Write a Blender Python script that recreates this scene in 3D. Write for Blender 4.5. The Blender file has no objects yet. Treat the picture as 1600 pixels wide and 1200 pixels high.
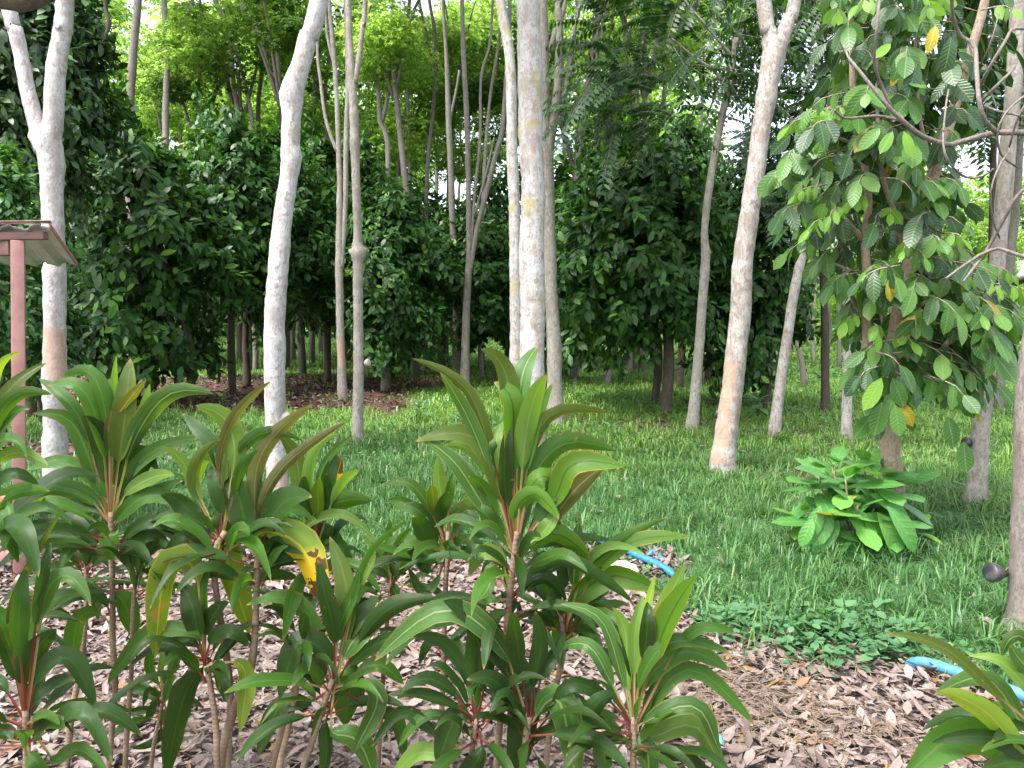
import bpy, math, random
import numpy as np
from mathutils import Matrix, Vector

rng = np.random.default_rng(11)
random.seed(11)
scene = bpy.context.scene
col = scene.collection

# ------------------------------------------------------------------ camera
CAM_H, PITCH, FPX = 1.7, math.radians(4.76), 1200.0
cam_d = bpy.data.cameras.new('camera')
cam = bpy.data.objects.new('camera', cam_d)
col.objects.link(cam)
cam.location = (0, 0, CAM_H)
cam.rotation_euler = (math.pi / 2 - PITCH, 0, 0)
cam_d.sensor_width = 36
cam_d.lens = 36 * FPX / 1600
cam_d.clip_start = 0.05
cam_d.clip_end = 2000
scene.camera = cam

# ------------------------------------------------------------------ daylight
SUN_EL, SUN_AZ = math.radians(60), math.radians(-132)      # azimuth from +Y towards +X
world = bpy.data.worlds.new('World')
scene.world = world
world.use_nodes = True
wn, wl = world.node_tree.nodes, world.node_tree.links
wn.clear()
sky = wn.new('ShaderNodeTexSky')
sky.sky_type = 'NISHITA'
sky.sun_disc = False
sky.sun_elevation = SUN_EL
sky.sun_rotation = SUN_AZ
sky.air_density = 1.0
sky.dust_density = 4.0
hs = wn.new('ShaderNodeHueSaturation')
hs.inputs['Saturation'].default_value = 0.42
bg = wn.new('ShaderNodeBackground')
bg.inputs['Strength'].default_value = 0.15
wo = wn.new('ShaderNodeOutputWorld')
wl.new(sky.outputs[0], hs.inputs['Color'])
wl.new(hs.outputs[0], bg.inputs['Color'])
wl.new(bg.outputs[0], wo.inputs['Surface'])

sun_d = bpy.data.lights.new('sun', 'SUN')
sun_d.energy = 1.3
sun_d.angle = math.radians(14)
sun_d.color = (1.0, 0.975, 0.93)
sun = bpy.data.objects.new('sun', sun_d)
col.objects.link(sun)
sv = Vector((math.sin(SUN_AZ) * math.cos(SUN_EL), math.cos(SUN_AZ) * math.cos(SUN_EL), math.sin(SUN_EL)))
sun.rotation_euler = sv.to_track_quat('Z', 'Y').to_euler()

vs = scene.view_settings
vs.view_transform = 'Standard'
vs.look = 'None'
vs.gamma = 1
vs.use_curve_mapping = False
vs.exposure = 2.1

cy = scene.cycles
cy.use_denoising = True
cy.max_bounces = 8
cy.diffuse_bounces = 4
cy.glossy_bounces = 2
cy.transmission_bounces = 5
cy.transparent_max_bounces = 4
cy.use_adaptive_sampling = True
cy.adaptive_threshold = 0.012
cy.caustics_reflective = False
cy.caustics_refractive = False

# ------------------------------------------------------------------ pixel -> place
CP, SP = math.cos(PITCH), math.sin(PITCH)
C0 = np.array([0, 0, CAM_H])

def ray(px, py):
    x, y = (px - 800) / FPX, (600 - py) / FPX
    return np.array([x, CP + y * SP, -SP + y * CP])

def at(px, py, Y):
    """the point at distance Y (metres along +Y) seen at this place of the photograph"""
    d = ray(px, py)
    return C0 + d * (Y / d[1])

def gnd(px, py):
    d = ray(px, py)
    return C0 + d * (-CAM_H / d[2])

def unit(v):
    v = np.asarray(v, float)
    return v / (np.linalg.norm(v, axis=-1, keepdims=True) + 1e-12)

# ------------------------------------------------------------------ mesh helpers
def raw_mesh(name, V, faces, uv=None, attrs=None, smooth=True):
    """faces: one or several (m,k) index arrays"""
    V = np.ascontiguousarray(V, np.float32)
    if isinstance(faces, np.ndarray):
        faces = [faces]
    faces = [np.asarray(f, np.int32) for f in faces if len(f)]
    loops = np.concatenate([f.ravel() for f in faces])
    sizes = np.concatenate([np.full(len(f), f.shape[1], np.int32) for f in faces])
    starts = np.concatenate([[0], np.cumsum(sizes)[:-1]]).astype(np.int32)
    me = bpy.data.meshes.new(name)
    me.vertices.add(len(V)); me.vertices.foreach_set('co', V.ravel())
    me.loops.add(len(loops)); me.loops.foreach_set('vertex_index', loops)
    me.polygons.add(len(sizes))
    me.polygons.foreach_set('loop_start', starts)
    me.polygons.foreach_set('loop_total', sizes)
    if smooth:
        me.polygons.foreach_set('use_smooth', np.ones(len(sizes), bool))
    if uv is not None:
        l = me.uv_layers.new(name='UVMap')
        l.data.foreach_set('uv', np.asarray(uv, np.float32)[loops].ravel())
    for k, a in (attrs or {}).items():
        at_ = me.attributes.new(k, 'FLOAT', 'POINT')
        at_.data.foreach_set('value', np.asarray(a, np.float32))
    me.update(calc_edges=True)
    return me

def link(name, me, mat=None, parent=None, kind=None, loc=None):
    if mat is not None and not len(me.materials):
        me.materials.append(mat)
    o = bpy.data.objects.new(name, me)
    col.objects.link(o)
    if parent is not None:
        o.parent = parent
    if loc is not None:
        o.location = loc
    if kind:
        o['kind'] = kind
    return o

def tag(o, label, cat, group=None, kind=None):
    o['label'] = label
    o['category'] = cat
    if group:
        o['group'] = group
    if kind:
        o['kind'] = kind
    return o

def thing(name, label, cat, loc=(0, 0, 0), group=None):
    o = bpy.data.objects.new(name, None)
    o.empty_display_size = 0.1
    col.objects.link(o)
    o.location = loc
    return tag(o, label, cat, group)

def copy_tree(o, parent=None):
    c = o.copy()
    col.objects.link(c)
    if parent is not None:
        c.parent = parent
    for ch in list(o.children):
        copy_tree(ch, c)
    return c

def smooth_path(P, n):
    P = np.asarray(P, float)
    k = len(P)
    if k == 2:
        t = np.linspace(0, 1, n)[:, None]
        return P[0] * (1 - t) + P[1] * t
    Q = np.vstack([2 * P[0] - P[1], P, 2 * P[-1] - P[-2]])
    u = np.linspace(0, k - 1, n * 6)
    i = np.minimum(u.astype(int), k - 2)
    t = (u - i)[:, None]
    p0, p1, p2, p3 = Q[i], Q[i + 1], Q[i + 2], Q[i + 3]
    R = 0.5 * ((2 * p1) + (-p0 + p2) * t + (2 * p0 - 5 * p1 + 4 * p2 - p3) * t * t + (-p0 + 3 * p1 - 3 * p2 + p3) * t ** 3)
    s = np.concatenate([[0], np.cumsum(np.linalg.norm(np.diff(R, axis=0), axis=1))])
    w = np.linspace(0, s[-1], n)
    return np.stack([np.interp(w, s, R[:, a]) for a in range(3)], 1)

def tube(P, R, n=16, sides=12, wob=0.0, seed=0, cap=True, knots=()):
    """tapered tube along a polyline; P points, R radii at the points"""
    r_ = np.random.default_rng(seed)
    P = np.asarray(P, float)
    d = np.concatenate([[0], np.cumsum(np.linalg.norm(np.diff(P, axis=0), axis=1))])
    C = smooth_path(P, n)
    s = np.concatenate([[0], np.cumsum(np.linalg.norm(np.diff(C, axis=0), axis=1))])
    rad = np.interp(s / s[-1], d / d[-1], R)
    T = unit(np.gradient(C, axis=0))
    ref = np.array([0, 1.0, 0]) if abs(T[0][1]) < 0.8 else np.array([1.0, 0, 0])
    A = unit(np.cross(T, ref)); B = np.cross(T, A)
    ang = np.linspace(0, 2 * np.pi, sides, endpoint=False)
    m = np.ones((n, sides))
    if wob:
        for q in range(4):
            m += wob * 0.5 * np.sin(ang[None] * (q % 3 + 1) + s[:, None] * r_.uniform(1, 9) + r_.uniform(0, 6)) * r_.uniform(.4, 1)
        m += wob * 0.35 * r_.normal(size=(n, 1)) + wob * 0.25 * r_.normal(size=(n, sides))
    for (f, a0, amp, wid) in knots:
        m += amp * np.exp(-((s[:, None] / s[-1] - f) / wid) ** 2) * (0.5 + 0.5 * np.cos(ang[None] - a0))
    V = C[:, None] + (np.cos(ang)[None, :, None] * A[:, None] + np.sin(ang)[None, :, None] * B[:, None]) * (rad[:, None] * m)[..., None]
    V = V.reshape(-1, 3)
    i = np.arange(n - 1)[:, None] * sides
    j = np.arange(sides)[None]
    j2 = (j + 1) % sides
    F = np.stack([i + j, i + j2, i + sides + j2, i + sides + j], -1).reshape(-1, 4)
    tris = np.zeros((0, 3), int)
    if cap:
        V = np.vstack([V, C[0], C[-1]])
        a, b = len(V) - 2, len(V) - 1
        jj = np.arange(sides); j2 = (jj + 1) % sides
        tris = np.vstack([np.stack([np.full(sides, a), j2, jj], 1), np.stack([np.full(sides, b), (n - 1) * sides + jj, (n - 1) * sides + j2], 1)])
    return V, F, tris

def merge(parts):
    Vs, Qs, Ts, o = [], [], [], 0
    for V, F, T in parts:
        Vs.append(V); Qs.append(F + o); Ts.append(T + o); o += len(V)
    return np.vstack(Vs), np.vstack(Qs), np.vstack(Ts)

# leaf templates: x across, y along (0..1), z up; returns V, [faces], uv
def leaf_template(width=0.45, nseg=3, fold=0.18, droop=0.25, pw=0.8, tipw=0.9):
    V, uv, tri, quad = [(0, 0, 0)], [(0.5, 0)], [], []
    ts = np.linspace(0, 1, nseg + 1)[1:-1] if nseg > 1 else np.array([0.5])
    mx = max((t ** pw) * ((1 - t) ** tipw) for t in np.linspace(0.01, .99, 60))
    for t in ts:
        w = 0.5 * width * (t ** pw) * ((1 - t) ** tipw) / mx
        z = -droop * t * t
        V += [(-w, t, z + fold * w), (0, t, z), (w, t, z + fold * w)]
        uv += [(0, t), (.5, t), (1, t)]
    V.append((0, 1, -droop)); uv.append((.5, 1))
    k = len(ts)
    tri += [(0, 2, 1), (0, 3, 2)]
    for q in range(k - 1):
        a = 1 + 3 * q; b = a + 3
        quad += [(a, a + 1, b + 1, b), (a + 1, a + 2, b + 2, b + 1)]
    a = 1 + 3 * (k - 1); e = len(V) - 1
    tri += [(a, a + 1, e), (a + 1, a + 2, e)]
    return np.array(V, float), [np.array(f, int) for f in (tri, quad) if f], np.array(uv, float)

DIAMOND = (np.array([(0, 0, 0), (-.17, .5, .03), (0, 1, -.12), (.17, .5, .03)], float), [np.array([(0, 3, 1), (1, 3, 2)])], np.array([(.5, 0), (0, .5), (.5, 1), (1, .5)], float))

def frames(D, N):
    D = unit(D)
    S = unit(np.cross(D, N))
    N = np.cross(S, D)
    return np.stack([S, D, N], -1)           # columns

def scatter(tpl, P, M, S):
    """copies of a leaf template as arrays: positions P, frames M (n,3,3), sizes S"""
    V, F, uv = tpl
    n = len(P)
    W = np.einsum('nij,vj->nvi', M, V) * np.asarray(S)[:, None, None] + P[:, None]
    off = (np.arange(n) * len(V))[:, None, None]
    Fs = [(f[None] + off).reshape(-1, f.shape[1]) for f in F]
    rnd = np.repeat(rng.random(n), len(V))
    return W.reshape(-1, 3), Fs, np.tile(uv, (n, 1)), rnd

def leaf_mesh(name, tpl, P, M, S):
    V, F, uv, rnd = scatter(tpl, P, M, S)
    return raw_mesh(name, V, F, uv, {'rnd': rnd})

def rand_dirs(n):
    return unit(rng.normal(size=(n, 3)))

# ------------------------------------------------------------------ materials
class NT:
    def __init__(self, name):
        self.m = bpy.data.materials.new(name)
        self.m.use_nodes = True
        self.n, self.l = self.m.node_tree.nodes, self.m.node_tree.links
        self.n.clear()
        self.out = self.n.new('ShaderNodeOutputMaterial')
    def add(self, t, **kw):
        x = self.n.new(t)
        for k, v in kw.items():
            if hasattr(x, k) and k not in x.inputs:
                setattr(x, k, v)
        return x
    def put(self, sock, v):
        if hasattr(v, 'is_linked') or isinstance(v, bpy.types.NodeSocket):
            self.l.new(v, sock)
        else:
            sock.default_value = v
    def math(self, op, a, b=0.0, c=0.0, clamp=False):
        x = self.n.new('ShaderNodeMath'); x.operation = op; x.use_clamp = clamp
        self.put(x.inputs[0], a); self.put(x.inputs[1], b); self.put(x.inputs[2], c)
        return x.outputs[0]
    def mix(self, f, a, b):
        x = self.n.new('ShaderNodeMix'); x.data_type = 'RGBA'
        self.put(x.inputs[0], f); self.put(x.inputs[6], a); self.put(x.inputs[7], b)
        return x.outputs[2]
    def ramp(self, f, stops):
        x = self.n.new('ShaderNodeValToRGB')
        el = x.color_ramp.elements
        while len(el) > 1:
            el.remove(el[-1])
        el[0].position, el[0].color = stops[0][0], (*stops[0][1], 1)
        for p, c in stops[1:]:
            e = el.new(p); e.color = (*c, 1)
        self.put(x.inputs[0], f)
        return x.outputs[0]
    def noise(self, scale, vec=None, detail=4, rough=.55):
        x = self.n.new('ShaderNodeTexNoise')
        x.inputs['Scale'].default_value = scale
        x.inputs['Detail'].default_value = detail
        x.inputs['Roughness'].default_value = rough
        if vec is not None:
            self.l.new(vec, x.inputs['Vector'])
        return x.outputs[0]
    def attr(self, name):
        x = self.n.new('ShaderNodeAttribute'); x.attribute_name = name
        return x.outputs['Fac']
    def obj(self):
        return self.n.new('ShaderNodeTexCoord').outputs['Object']
    def scaled(self, vec, s):
        x = self.n.new('ShaderNodeVectorMath'); x.operation = 'MULTIPLY'
        self.l.new(vec, x.inputs[0]); x.inputs[1].default_value = s
        return x.outputs[0]
    def bump(self, h, strength=.3, dist=.01):
        x = self.n.new('ShaderNodeBump')
        x.inputs['Strength'].default_value = strength
        x.inputs['Distance'].default_value = dist
        self.l.new(h, x.inputs['Height'])
        return x.outputs[0]
    def principled(self, colr, rough=.6, spec=.5, normal=None):
        x = self.n.new('ShaderNodeBsdfPrincipled')
        self.put(x.inputs['Base Color'], colr)
        self.put(x.inputs['Roughness'], rough)
        self.put(x.inputs['Specular IOR Level'], spec)
        if normal is not None:
            self.l.new(normal, x.inputs['Normal'])
        return x.outputs[0]
    def done(self, sh):
        self.l.new(sh, self.out.inputs[0])
        return self.m

def c4(c):
    return (*c, 1)

def leaf_mat(name, stops, trans=0.35, tcol=1.7, rough=.4, spec=.5, veins=0, rib=None, ribw=.04, tscale=(1.25, 1.2, .45), patch=None):
    """stops: colours spread over leaf-to-leaf chance; light passes through with a yellower green"""
    t = NT(name)
    oi = t.n.new('ShaderNodeObjectInfo')
    r = t.math('FRACT', t.math('ADD', t.attr('rnd'), oi.outputs['Random']))
    c = t.ramp(r, stops)
    uvn = t.n.new('ShaderNodeUVMap')
    sp = t.n.new('ShaderNodeSeparateXYZ')
    t.l.new(uvn.outputs[0], sp.inputs[0])
    u = t.math('ABSOLUTE', t.math('SUBTRACT', sp.outputs[0], .5))
    nrm = None
    if veins:
        ph = t.math('MULTIPLY', t.math('SUBTRACT', sp.outputs[1], t.math('MULTIPLY', u, .35)), veins * 6.2832)
        w = t.math('MULTIPLY_ADD', t.math('SINE', ph), .5, .5)
        w = t.math('POWER', w, 3.0)
        c = t.mix(t.math('MULTIPLY', w, .17), c, t.mix(.5, c, (.25, .36, .12, 1)))
        nrm = t.bump(w, .28, .006)
    if rib is not None:
        f = t.math('LESS_THAN', u, ribw)
        c = t.mix(t.math('MULTIPLY', f, .75), c, c4(rib))
    if patch is not None:
        n = t.noise(9, t.obj(), 2)
        f = t.math('GREATER_THAN', n, .62)
        c = t.mix(f, c, c4(patch))
    a = t.principled(c, rough, spec, nrm)
    tr = t.n.new('ShaderNodeBsdfTranslucent')
    tm = t.n.new('ShaderNodeMix'); tm.data_type = 'RGBA'; tm.blend_type = 'MULTIPLY'
    tm.inputs[0].default_value = 1
    t.put(tm.inputs[6], c)
    tm.inputs[7].default_value = (tscale[0] * tcol, tscale[1] * tcol, tscale[2] * tcol, 1)
    t.l.new(tm.outputs[2], tr.inputs[0])
    mx = t.n.new('ShaderNodeMixShader')
    mx.inputs[0].default_value = trans
    t.l.new(a, mx.inputs[1]); t.l.new(tr.outputs[0], mx.inputs[2])
    return t.done(mx.outputs[0])

G = lambda *a: a
M = {}
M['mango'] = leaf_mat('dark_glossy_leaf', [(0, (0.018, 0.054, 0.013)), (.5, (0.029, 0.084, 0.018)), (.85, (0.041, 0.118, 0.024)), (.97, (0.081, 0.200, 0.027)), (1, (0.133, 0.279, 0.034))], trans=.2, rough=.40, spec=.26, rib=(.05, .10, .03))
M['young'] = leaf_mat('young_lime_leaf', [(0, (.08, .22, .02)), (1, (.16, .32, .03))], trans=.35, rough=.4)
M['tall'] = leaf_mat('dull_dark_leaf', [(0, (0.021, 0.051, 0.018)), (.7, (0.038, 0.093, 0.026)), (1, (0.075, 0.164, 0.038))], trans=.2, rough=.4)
M['bushy'] = leaf_mat('soft_green_leaf', [(0, (0.033, 0.094, 0.028)), (.6, (0.055, 0.143, 0.039)), (1, (0.088, 0.209, 0.055))], trans=.3, rough=.5)
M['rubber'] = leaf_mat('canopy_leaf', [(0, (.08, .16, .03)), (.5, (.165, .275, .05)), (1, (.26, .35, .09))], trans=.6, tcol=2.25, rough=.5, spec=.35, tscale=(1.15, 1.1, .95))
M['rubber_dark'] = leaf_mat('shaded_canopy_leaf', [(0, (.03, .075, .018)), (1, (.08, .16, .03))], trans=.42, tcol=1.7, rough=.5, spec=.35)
M['pinnate'] = leaf_mat('pinnate_leaflet', [(0, (0.017, 0.054, 0.022)), (.7, (0.026, 0.074, 0.024)), (1, (0.060, 0.144, 0.024))], trans=.28, rough=.42)
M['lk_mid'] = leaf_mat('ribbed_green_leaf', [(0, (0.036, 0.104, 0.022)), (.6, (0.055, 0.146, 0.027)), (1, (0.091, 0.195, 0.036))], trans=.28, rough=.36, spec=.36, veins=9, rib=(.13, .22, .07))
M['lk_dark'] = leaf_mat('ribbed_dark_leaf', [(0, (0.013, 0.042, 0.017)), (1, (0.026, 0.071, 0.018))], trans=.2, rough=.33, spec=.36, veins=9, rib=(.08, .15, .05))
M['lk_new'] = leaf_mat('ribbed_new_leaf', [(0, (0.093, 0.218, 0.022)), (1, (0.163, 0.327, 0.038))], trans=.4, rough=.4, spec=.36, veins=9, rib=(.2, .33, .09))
M['lk_old'] = leaf_mat('yellowing_leaf', [(0, (.30, .27, .02)), (1, (.42, .28, .02))], trans=.3, rough=.45, veins=9, rib=(.5, .45, .1), patch=(.15, .22, .03))
M['shrub'] = leaf_mat('shrub_leaf', [(0, (0.058, 0.187, 0.043)), (.6, (0.080, 0.245, 0.051)), (1, (0.129, 0.302, 0.058))], trans=.25, rough=.36, spec=.36, veins=7, rib=(.14, .27, .09))
M['shrub_old'] = leaf_mat('shrub_old_leaf', [(0, (.14, .2, .03)), (1, (.3, .25, .03))], trans=.3, rough=.4, veins=7, rib=(.3, .3, .1))
M['weed'] = leaf_mat('weed_leaf', [(0, (0.034, 0.112, 0.039)), (.7, (0.056, 0.168, 0.056)), (1, (0.123, 0.246, 0.067))], trans=.25, rough=.45)
M['pale_weed'] = leaf_mat('pale_weed_leaf', [(0, (0.060, 0.150, 0.071)), (1, (0.099, 0.209, 0.090))], trans=.25, rough=.42)
M['far'] = leaf_mat('far_leaf', [(0, (.03, .075, .018)), (1, (.10, .19, .03))], trans=.45, rough=.6)

def ti_mat(name, c, rib, edge, pet, trans=.32, rough=.28, streak=None, tip=None, patch=None):
    t = NT(name)
    oi = t.n.new('ShaderNodeObjectInfo')
    uvn = t.n.new('ShaderNodeUVMap')
    sp = t.n.new('ShaderNodeSeparateXYZ'); t.l.new(uvn.outputs[0], sp.inputs[0])
    U, Vv = sp.outputs[0], sp.outputs[1]
    u = t.math('ABSOLUTE', t.math('SUBTRACT', U, .5))
    base = t.ramp(oi.outputs['Random'], [(0, tuple(x * .55 for x in c)), (.5, tuple(x * .85 for x in c)), (1, tuple(x * 1.2 for x in c))])
    n = t.noise(5, t.obj(), 3)
    base = t.mix(t.math('MULTIPLY', n, .5), base, c4((c[0] * 1.5, c[1] * 1.2, c[2])))
    # fine lengthwise veins
    ph = t.math('SINE', t.math('MULTIPLY', t.math('ADD', U, t.math('MULTIPLY', Vv, .04)), 170.0))
    base = t.mix(t.math('MULTIPLY_ADD', ph, .06, .06), base, c4((.16, .24, .07)))
    if streak:
        st = t.noise(1.0, t.scaled(uvn.outputs[0], (26, .8, 1)), 3)
        base = t.mix(t.math('MULTIPLY', t.math('MULTIPLY', t.math('SUBTRACT', st, .5), 6.0, clamp=True), .6), base, c4(streak))
    if tip:
        f = t.math('ADD', t.math('MULTIPLY', Vv, 1.0), t.math('MULTIPLY', t.math('SUBTRACT', t.noise(7, t.obj(), 3), .5), .5))
        f = t.math('ADD', f, t.math('MULTIPLY', U, -.25))
        base = t.mix(t.math('SMOOTH_MIN', t.math('MULTIPLY', t.math('SUBTRACT', f, .42), 5.0, clamp=True), 1.0, .1), base, c4(tip))
    if patch:
        f = t.math('GREATER_THAN', t.math('ADD', t.noise(14, t.obj(), 3), t.math('MULTIPLY', Vv, .25)), .80)
        base = t.mix(f, base, c4(patch))
    wn_ = t.noise(38, t.obj(), 3, .7)
    base = t.mix(t.math('MULTIPLY', t.math('SUBTRACT', wn_, .68), 12.0, clamp=True), base, (.20, .14, .05, 1))
    base = t.mix(t.math('MULTIPLY', t.math('LESS_THAN', u, .035), .7), base, c4(rib))
    e = t.math('MULTIPLY', t.math('SUBTRACT', u, .44), 14.0, clamp=True)
    e = t.math('MULTIPLY', e, t.math('GREATER_THAN', t.noise(4, t.obj(), 1), .47))
    base = t.mix(t.math('MULTIPLY', e, .7), base, c4(edge))
    # dry tip
    dt = t.math('MULTIPLY', t.math('SUBTRACT', Vv, .95), 18.0, clamp=True)
    base = t.mix(t.math('MULTIPLY', dt, t.math('GREATER_THAN', oi.outputs['Random'], .35)), base, (.28, .17, .05, 1))
    p = t.math('MULTIPLY', t.math('SUBTRACT', .2, Vv), 16.0, clamp=True)
    base = t.mix(p, base, c4(pet))
    h = t.math('ADD', t.math('MULTIPLY', ph, .25), t.math('MULTIPLY', t.noise(22, t.obj(), 2), 1.2))
    a = t.principled(base, t.math('MULTIPLY_ADD', n, .2, rough - .04), .30, t.bump(h, .35, .003))
    tr = t.n.new('ShaderNodeBsdfTranslucent')
    tm = t.n.new('ShaderNodeMix'); tm.data_type = 'RGBA'; tm.blend_type = 'MULTIPLY'; tm.inputs[0].default_value = 1
    t.put(tm.inputs[6], base); tm.inputs[7].default_value = (2.5, 2.5, .7, 1)
    t.l.new(tm.outputs[2], tr.inputs[0])
    mx = t.n.new('ShaderNodeMixShader'); mx.inputs[0].default_value = trans
    t.l.new(a, mx.inputs[1]); t.l.new(tr.outputs[0], mx.inputs[2])
    return t.done(mx.outputs[0])

RED, CREAM, PINK = (.15, .035, .03), (.27, .26, .10), (.24, .15, .07)
TI = {
    'd': ti_mat('ti_leaf_dark', (.013, .047, .007), (.04, .08, .015), (.10, .03, .02), RED),
    'g': ti_mat('ti_leaf_green', (.030, .100, .010), (.08, .15, .03), (.20, .06, .03), PINK),
    'p': ti_mat('ti_leaf_pale', (.10, .205, .035), (.17, .25, .08), (.28, .16, .05), CREAM),
    'y': ti_mat('ti_leaf_yellowing', (.13, .22, .025), (.30, .30, .05), (.35, .28, .03), CREAM, patch=(.22, .14, .03)),
    'Y': ti_mat('ti_leaf_yellow_tip', (.13, .22, .03), (.5, .42, .05), (.5, .36, .03), CREAM, tip=(.62, .40, .02), patch=(.10, .05, .02)),
    'o': ti_mat('ti_leaf_olive', (.050, .092, .012), (.12, .13, .04), (.24, .12, .03), PINK),
    'b': ti_mat('ti_leaf_bronze', (.085, .095, .03), (.2, .18, .08), (.22, .1, .05), PINK),
    's': ti_mat('ti_leaf_striped', (.032, .094, .015), (.2, .26, .1), (.25, .2, .08), CREAM, streak=(.10, .20, .06)),
    'r': ti_mat('ti_leaf_orange_edged', (.062, .165, .010), (.03, .05, .01), (.45, .18, .02), PINK, trans=.34),
}
def stem_mat():
    t = NT('ti_stem_bark')
    o = t.obj()
    n = t.noise(18, t.scaled(o, (1, 1, .5)), 4)
    c = t.ramp(n, [(.3, (.10, .065, .045)), (.55, (.20, .145, .10)), (.75, (.32, .25, .18))])
    z = t.n.new('ShaderNodeSeparateXYZ'); t.l.new(o, z.inputs[0])
    rings = t.math('SINE', t.math('MULTIPLY', z.outputs[2], 420.0))
    return t.done(t.principled(c, .8, .3, t.bump(t.math('ADD', t.math('MULTIPLY', rings, .35), t.math('MULTIPLY', n, 2.0)), .35, .003)))
M['ti_stem'] = stem_mat()

def bark(name, light, mid, dark, spots, spot_amt=.5, scale=14., lichen=None, panel=(.32, .205, .15), rough=.85, zstretch=.55):
    t = NT(name)
    o = t.obj()
    o2 = t.scaled(o, (1, 1, zstretch))
    oi = t.n.new('ShaderNodeObjectInfo')
    sh = t.n.new('ShaderNodeVectorMath'); sh.operation = 'ADD'
    t.l.new(o2, sh.inputs[0])
    cx = t.n.new('ShaderNodeCombineXYZ'); t.put(cx.inputs[2], t.math('MULTIPLY', oi.outputs['Random'], 37.0))
    t.l.new(cx.outputs[0], sh.inputs[1])
    o2 = sh.outputs[0]
    n1 = t.noise(scale * .45, o2, 5, .65)
    n2 = t.noise(scale * 2.2, o2, 4, .7)
    n5 = t.noise(scale * 1.1, o2, 3, .6)
    c = t.ramp(t.math('ADD', t.math('MULTIPLY', n1, .5), t.math('MULTIPLY', n2, .5)), [(.40, mid), (.50, light), (.62, tuple(min(.9, x * 1.08) for x in light))])
    vo = t.n.new('ShaderNodeTexVoronoi'); vo.inputs['Scale'].default_value = scale * 1.0
    t.l.new(o2, vo.inputs['Vector'])
    f = t.math('LESS_THAN', t.math('ADD', vo.outputs['Distance'], t.math('MULTIPLY', n2, .6)), .50 + .12 * spot_amt)
    c = t.mix(t.math('MULTIPLY', f, spot_amt), c, c4(spots))
    # brown flakes and blotches
    e1 = t.math('ADD', n5, t.math('MULTIPLY', t.math('SUBTRACT', n2, .5), .55))
    b1 = t.math('MULTIPLY', t.math('SUBTRACT', e1, .515), 14.0, clamp=True)
    b2 = t.math('MULTIPLY', t.math('SUBTRACT', n2, .50), 9.0, clamp=True)
    c = t.mix(t.math('MULTIPLY', b1, t.math('MULTIPLY_ADD', b2, .3, .7)), c, c4(mid))
    n6 = t.noise(scale * .6, t.scaled(o2, (1.0, 1.2, .8)), 4, .65)
    b6 = t.math('MULTIPLY', t.math('SUBTRACT', t.math('ADD', n6, t.math('MULTIPLY', t.math('SUBTRACT', n2, .5), .4)), .56), 9.0, clamp=True)
    c = t.mix(t.math('MULTIPLY', b6, .72), c, c4(tuple(.5 * (x + y) for x, y in zip(mid, dark))))
    n4 = t.noise(scale * 4, o2, 3, .7)
    b3 = t.math('MULTIPLY', t.math('SUBTRACT', n4, .55), 12.0, clamp=True)
    c = t.mix(t.math('MULTIPLY', t.math('MULTIPLY', b3, t.math('GREATER_THAN', n1, .5)), .5), c, c4(dark))
    sp = t.n.new('ShaderNodeSeparateXYZ'); t.l.new(o, sp.inputs[0])
    lines = t.math('POWER', t.math('MULTIPLY_ADD', t.math('SINE', t.math('ADD', t.math('MULTIPLY', sp.outputs[2], 55.0), t.math('MULTIPLY', n1, 24.0))), .5, .5), 8.0)
    c = t.mix(t.math('MULTIPLY', lines, .35), c, c4(mid))
    if lichen:
        nl = t.noise(scale * .28, o2, 4, .7)
        c = t.mix(t.math('MULTIPLY', t.math('MULTIPLY', t.math('SUBTRACT', nl, .565), 9.0, clamp=True), t.math('MULTIPLY_ADD', b2, -.5, .85)), c, c4((.34, .29, .10)))
        nm = t.noise(scale * .33, t.scaled(o2, (1.3, 1.1, .9)), 4, .7)
        c = t.mix(t.math('MULTIPLY', t.math('MULTIPLY', t.math('SUBTRACT', nm, .59), 9.0, clamp=True), .7), c, c4(lichen[1]))
    p = t.math('ADD', t.attr('panel'), t.math('MULTIPLY', t.math('SUBTRACT', n5, .5), 2.2))
    pc = t.mix(n2, c4(panel), c4(tuple(min(1, x * 1.5) for x in panel)))
    pf = t.math('MULTIPLY', t.math('SUBTRACT', p, .5), 5.0, clamp=True)
    c = t.mix(t.math('MULTIPLY', pf, t.math('MULTIPLY_ADD', b2, -.5, .8)), c, pc)
    foot_brown = t.attr('foot_brown')  # bark turns darker brown towards the foot of the trunk
    c = t.mix(t.math('MULTIPLY', t.math('ADD', foot_brown, t.math('MULTIPLY', t.math('SUBTRACT', n2, .5), .9)), .6, clamp=True), c, (.10, .075, .05, 1))
    h = t.math('ADD', t.math('MULTIPLY', n2, .6), t.math('ADD', t.math('MULTIPLY', n4, .5), t.math('MULTIPLY', lines, -.25)))
    return t.done(t.principled(c, rough, .25, t.bump(h, .55, .012)))

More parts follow.
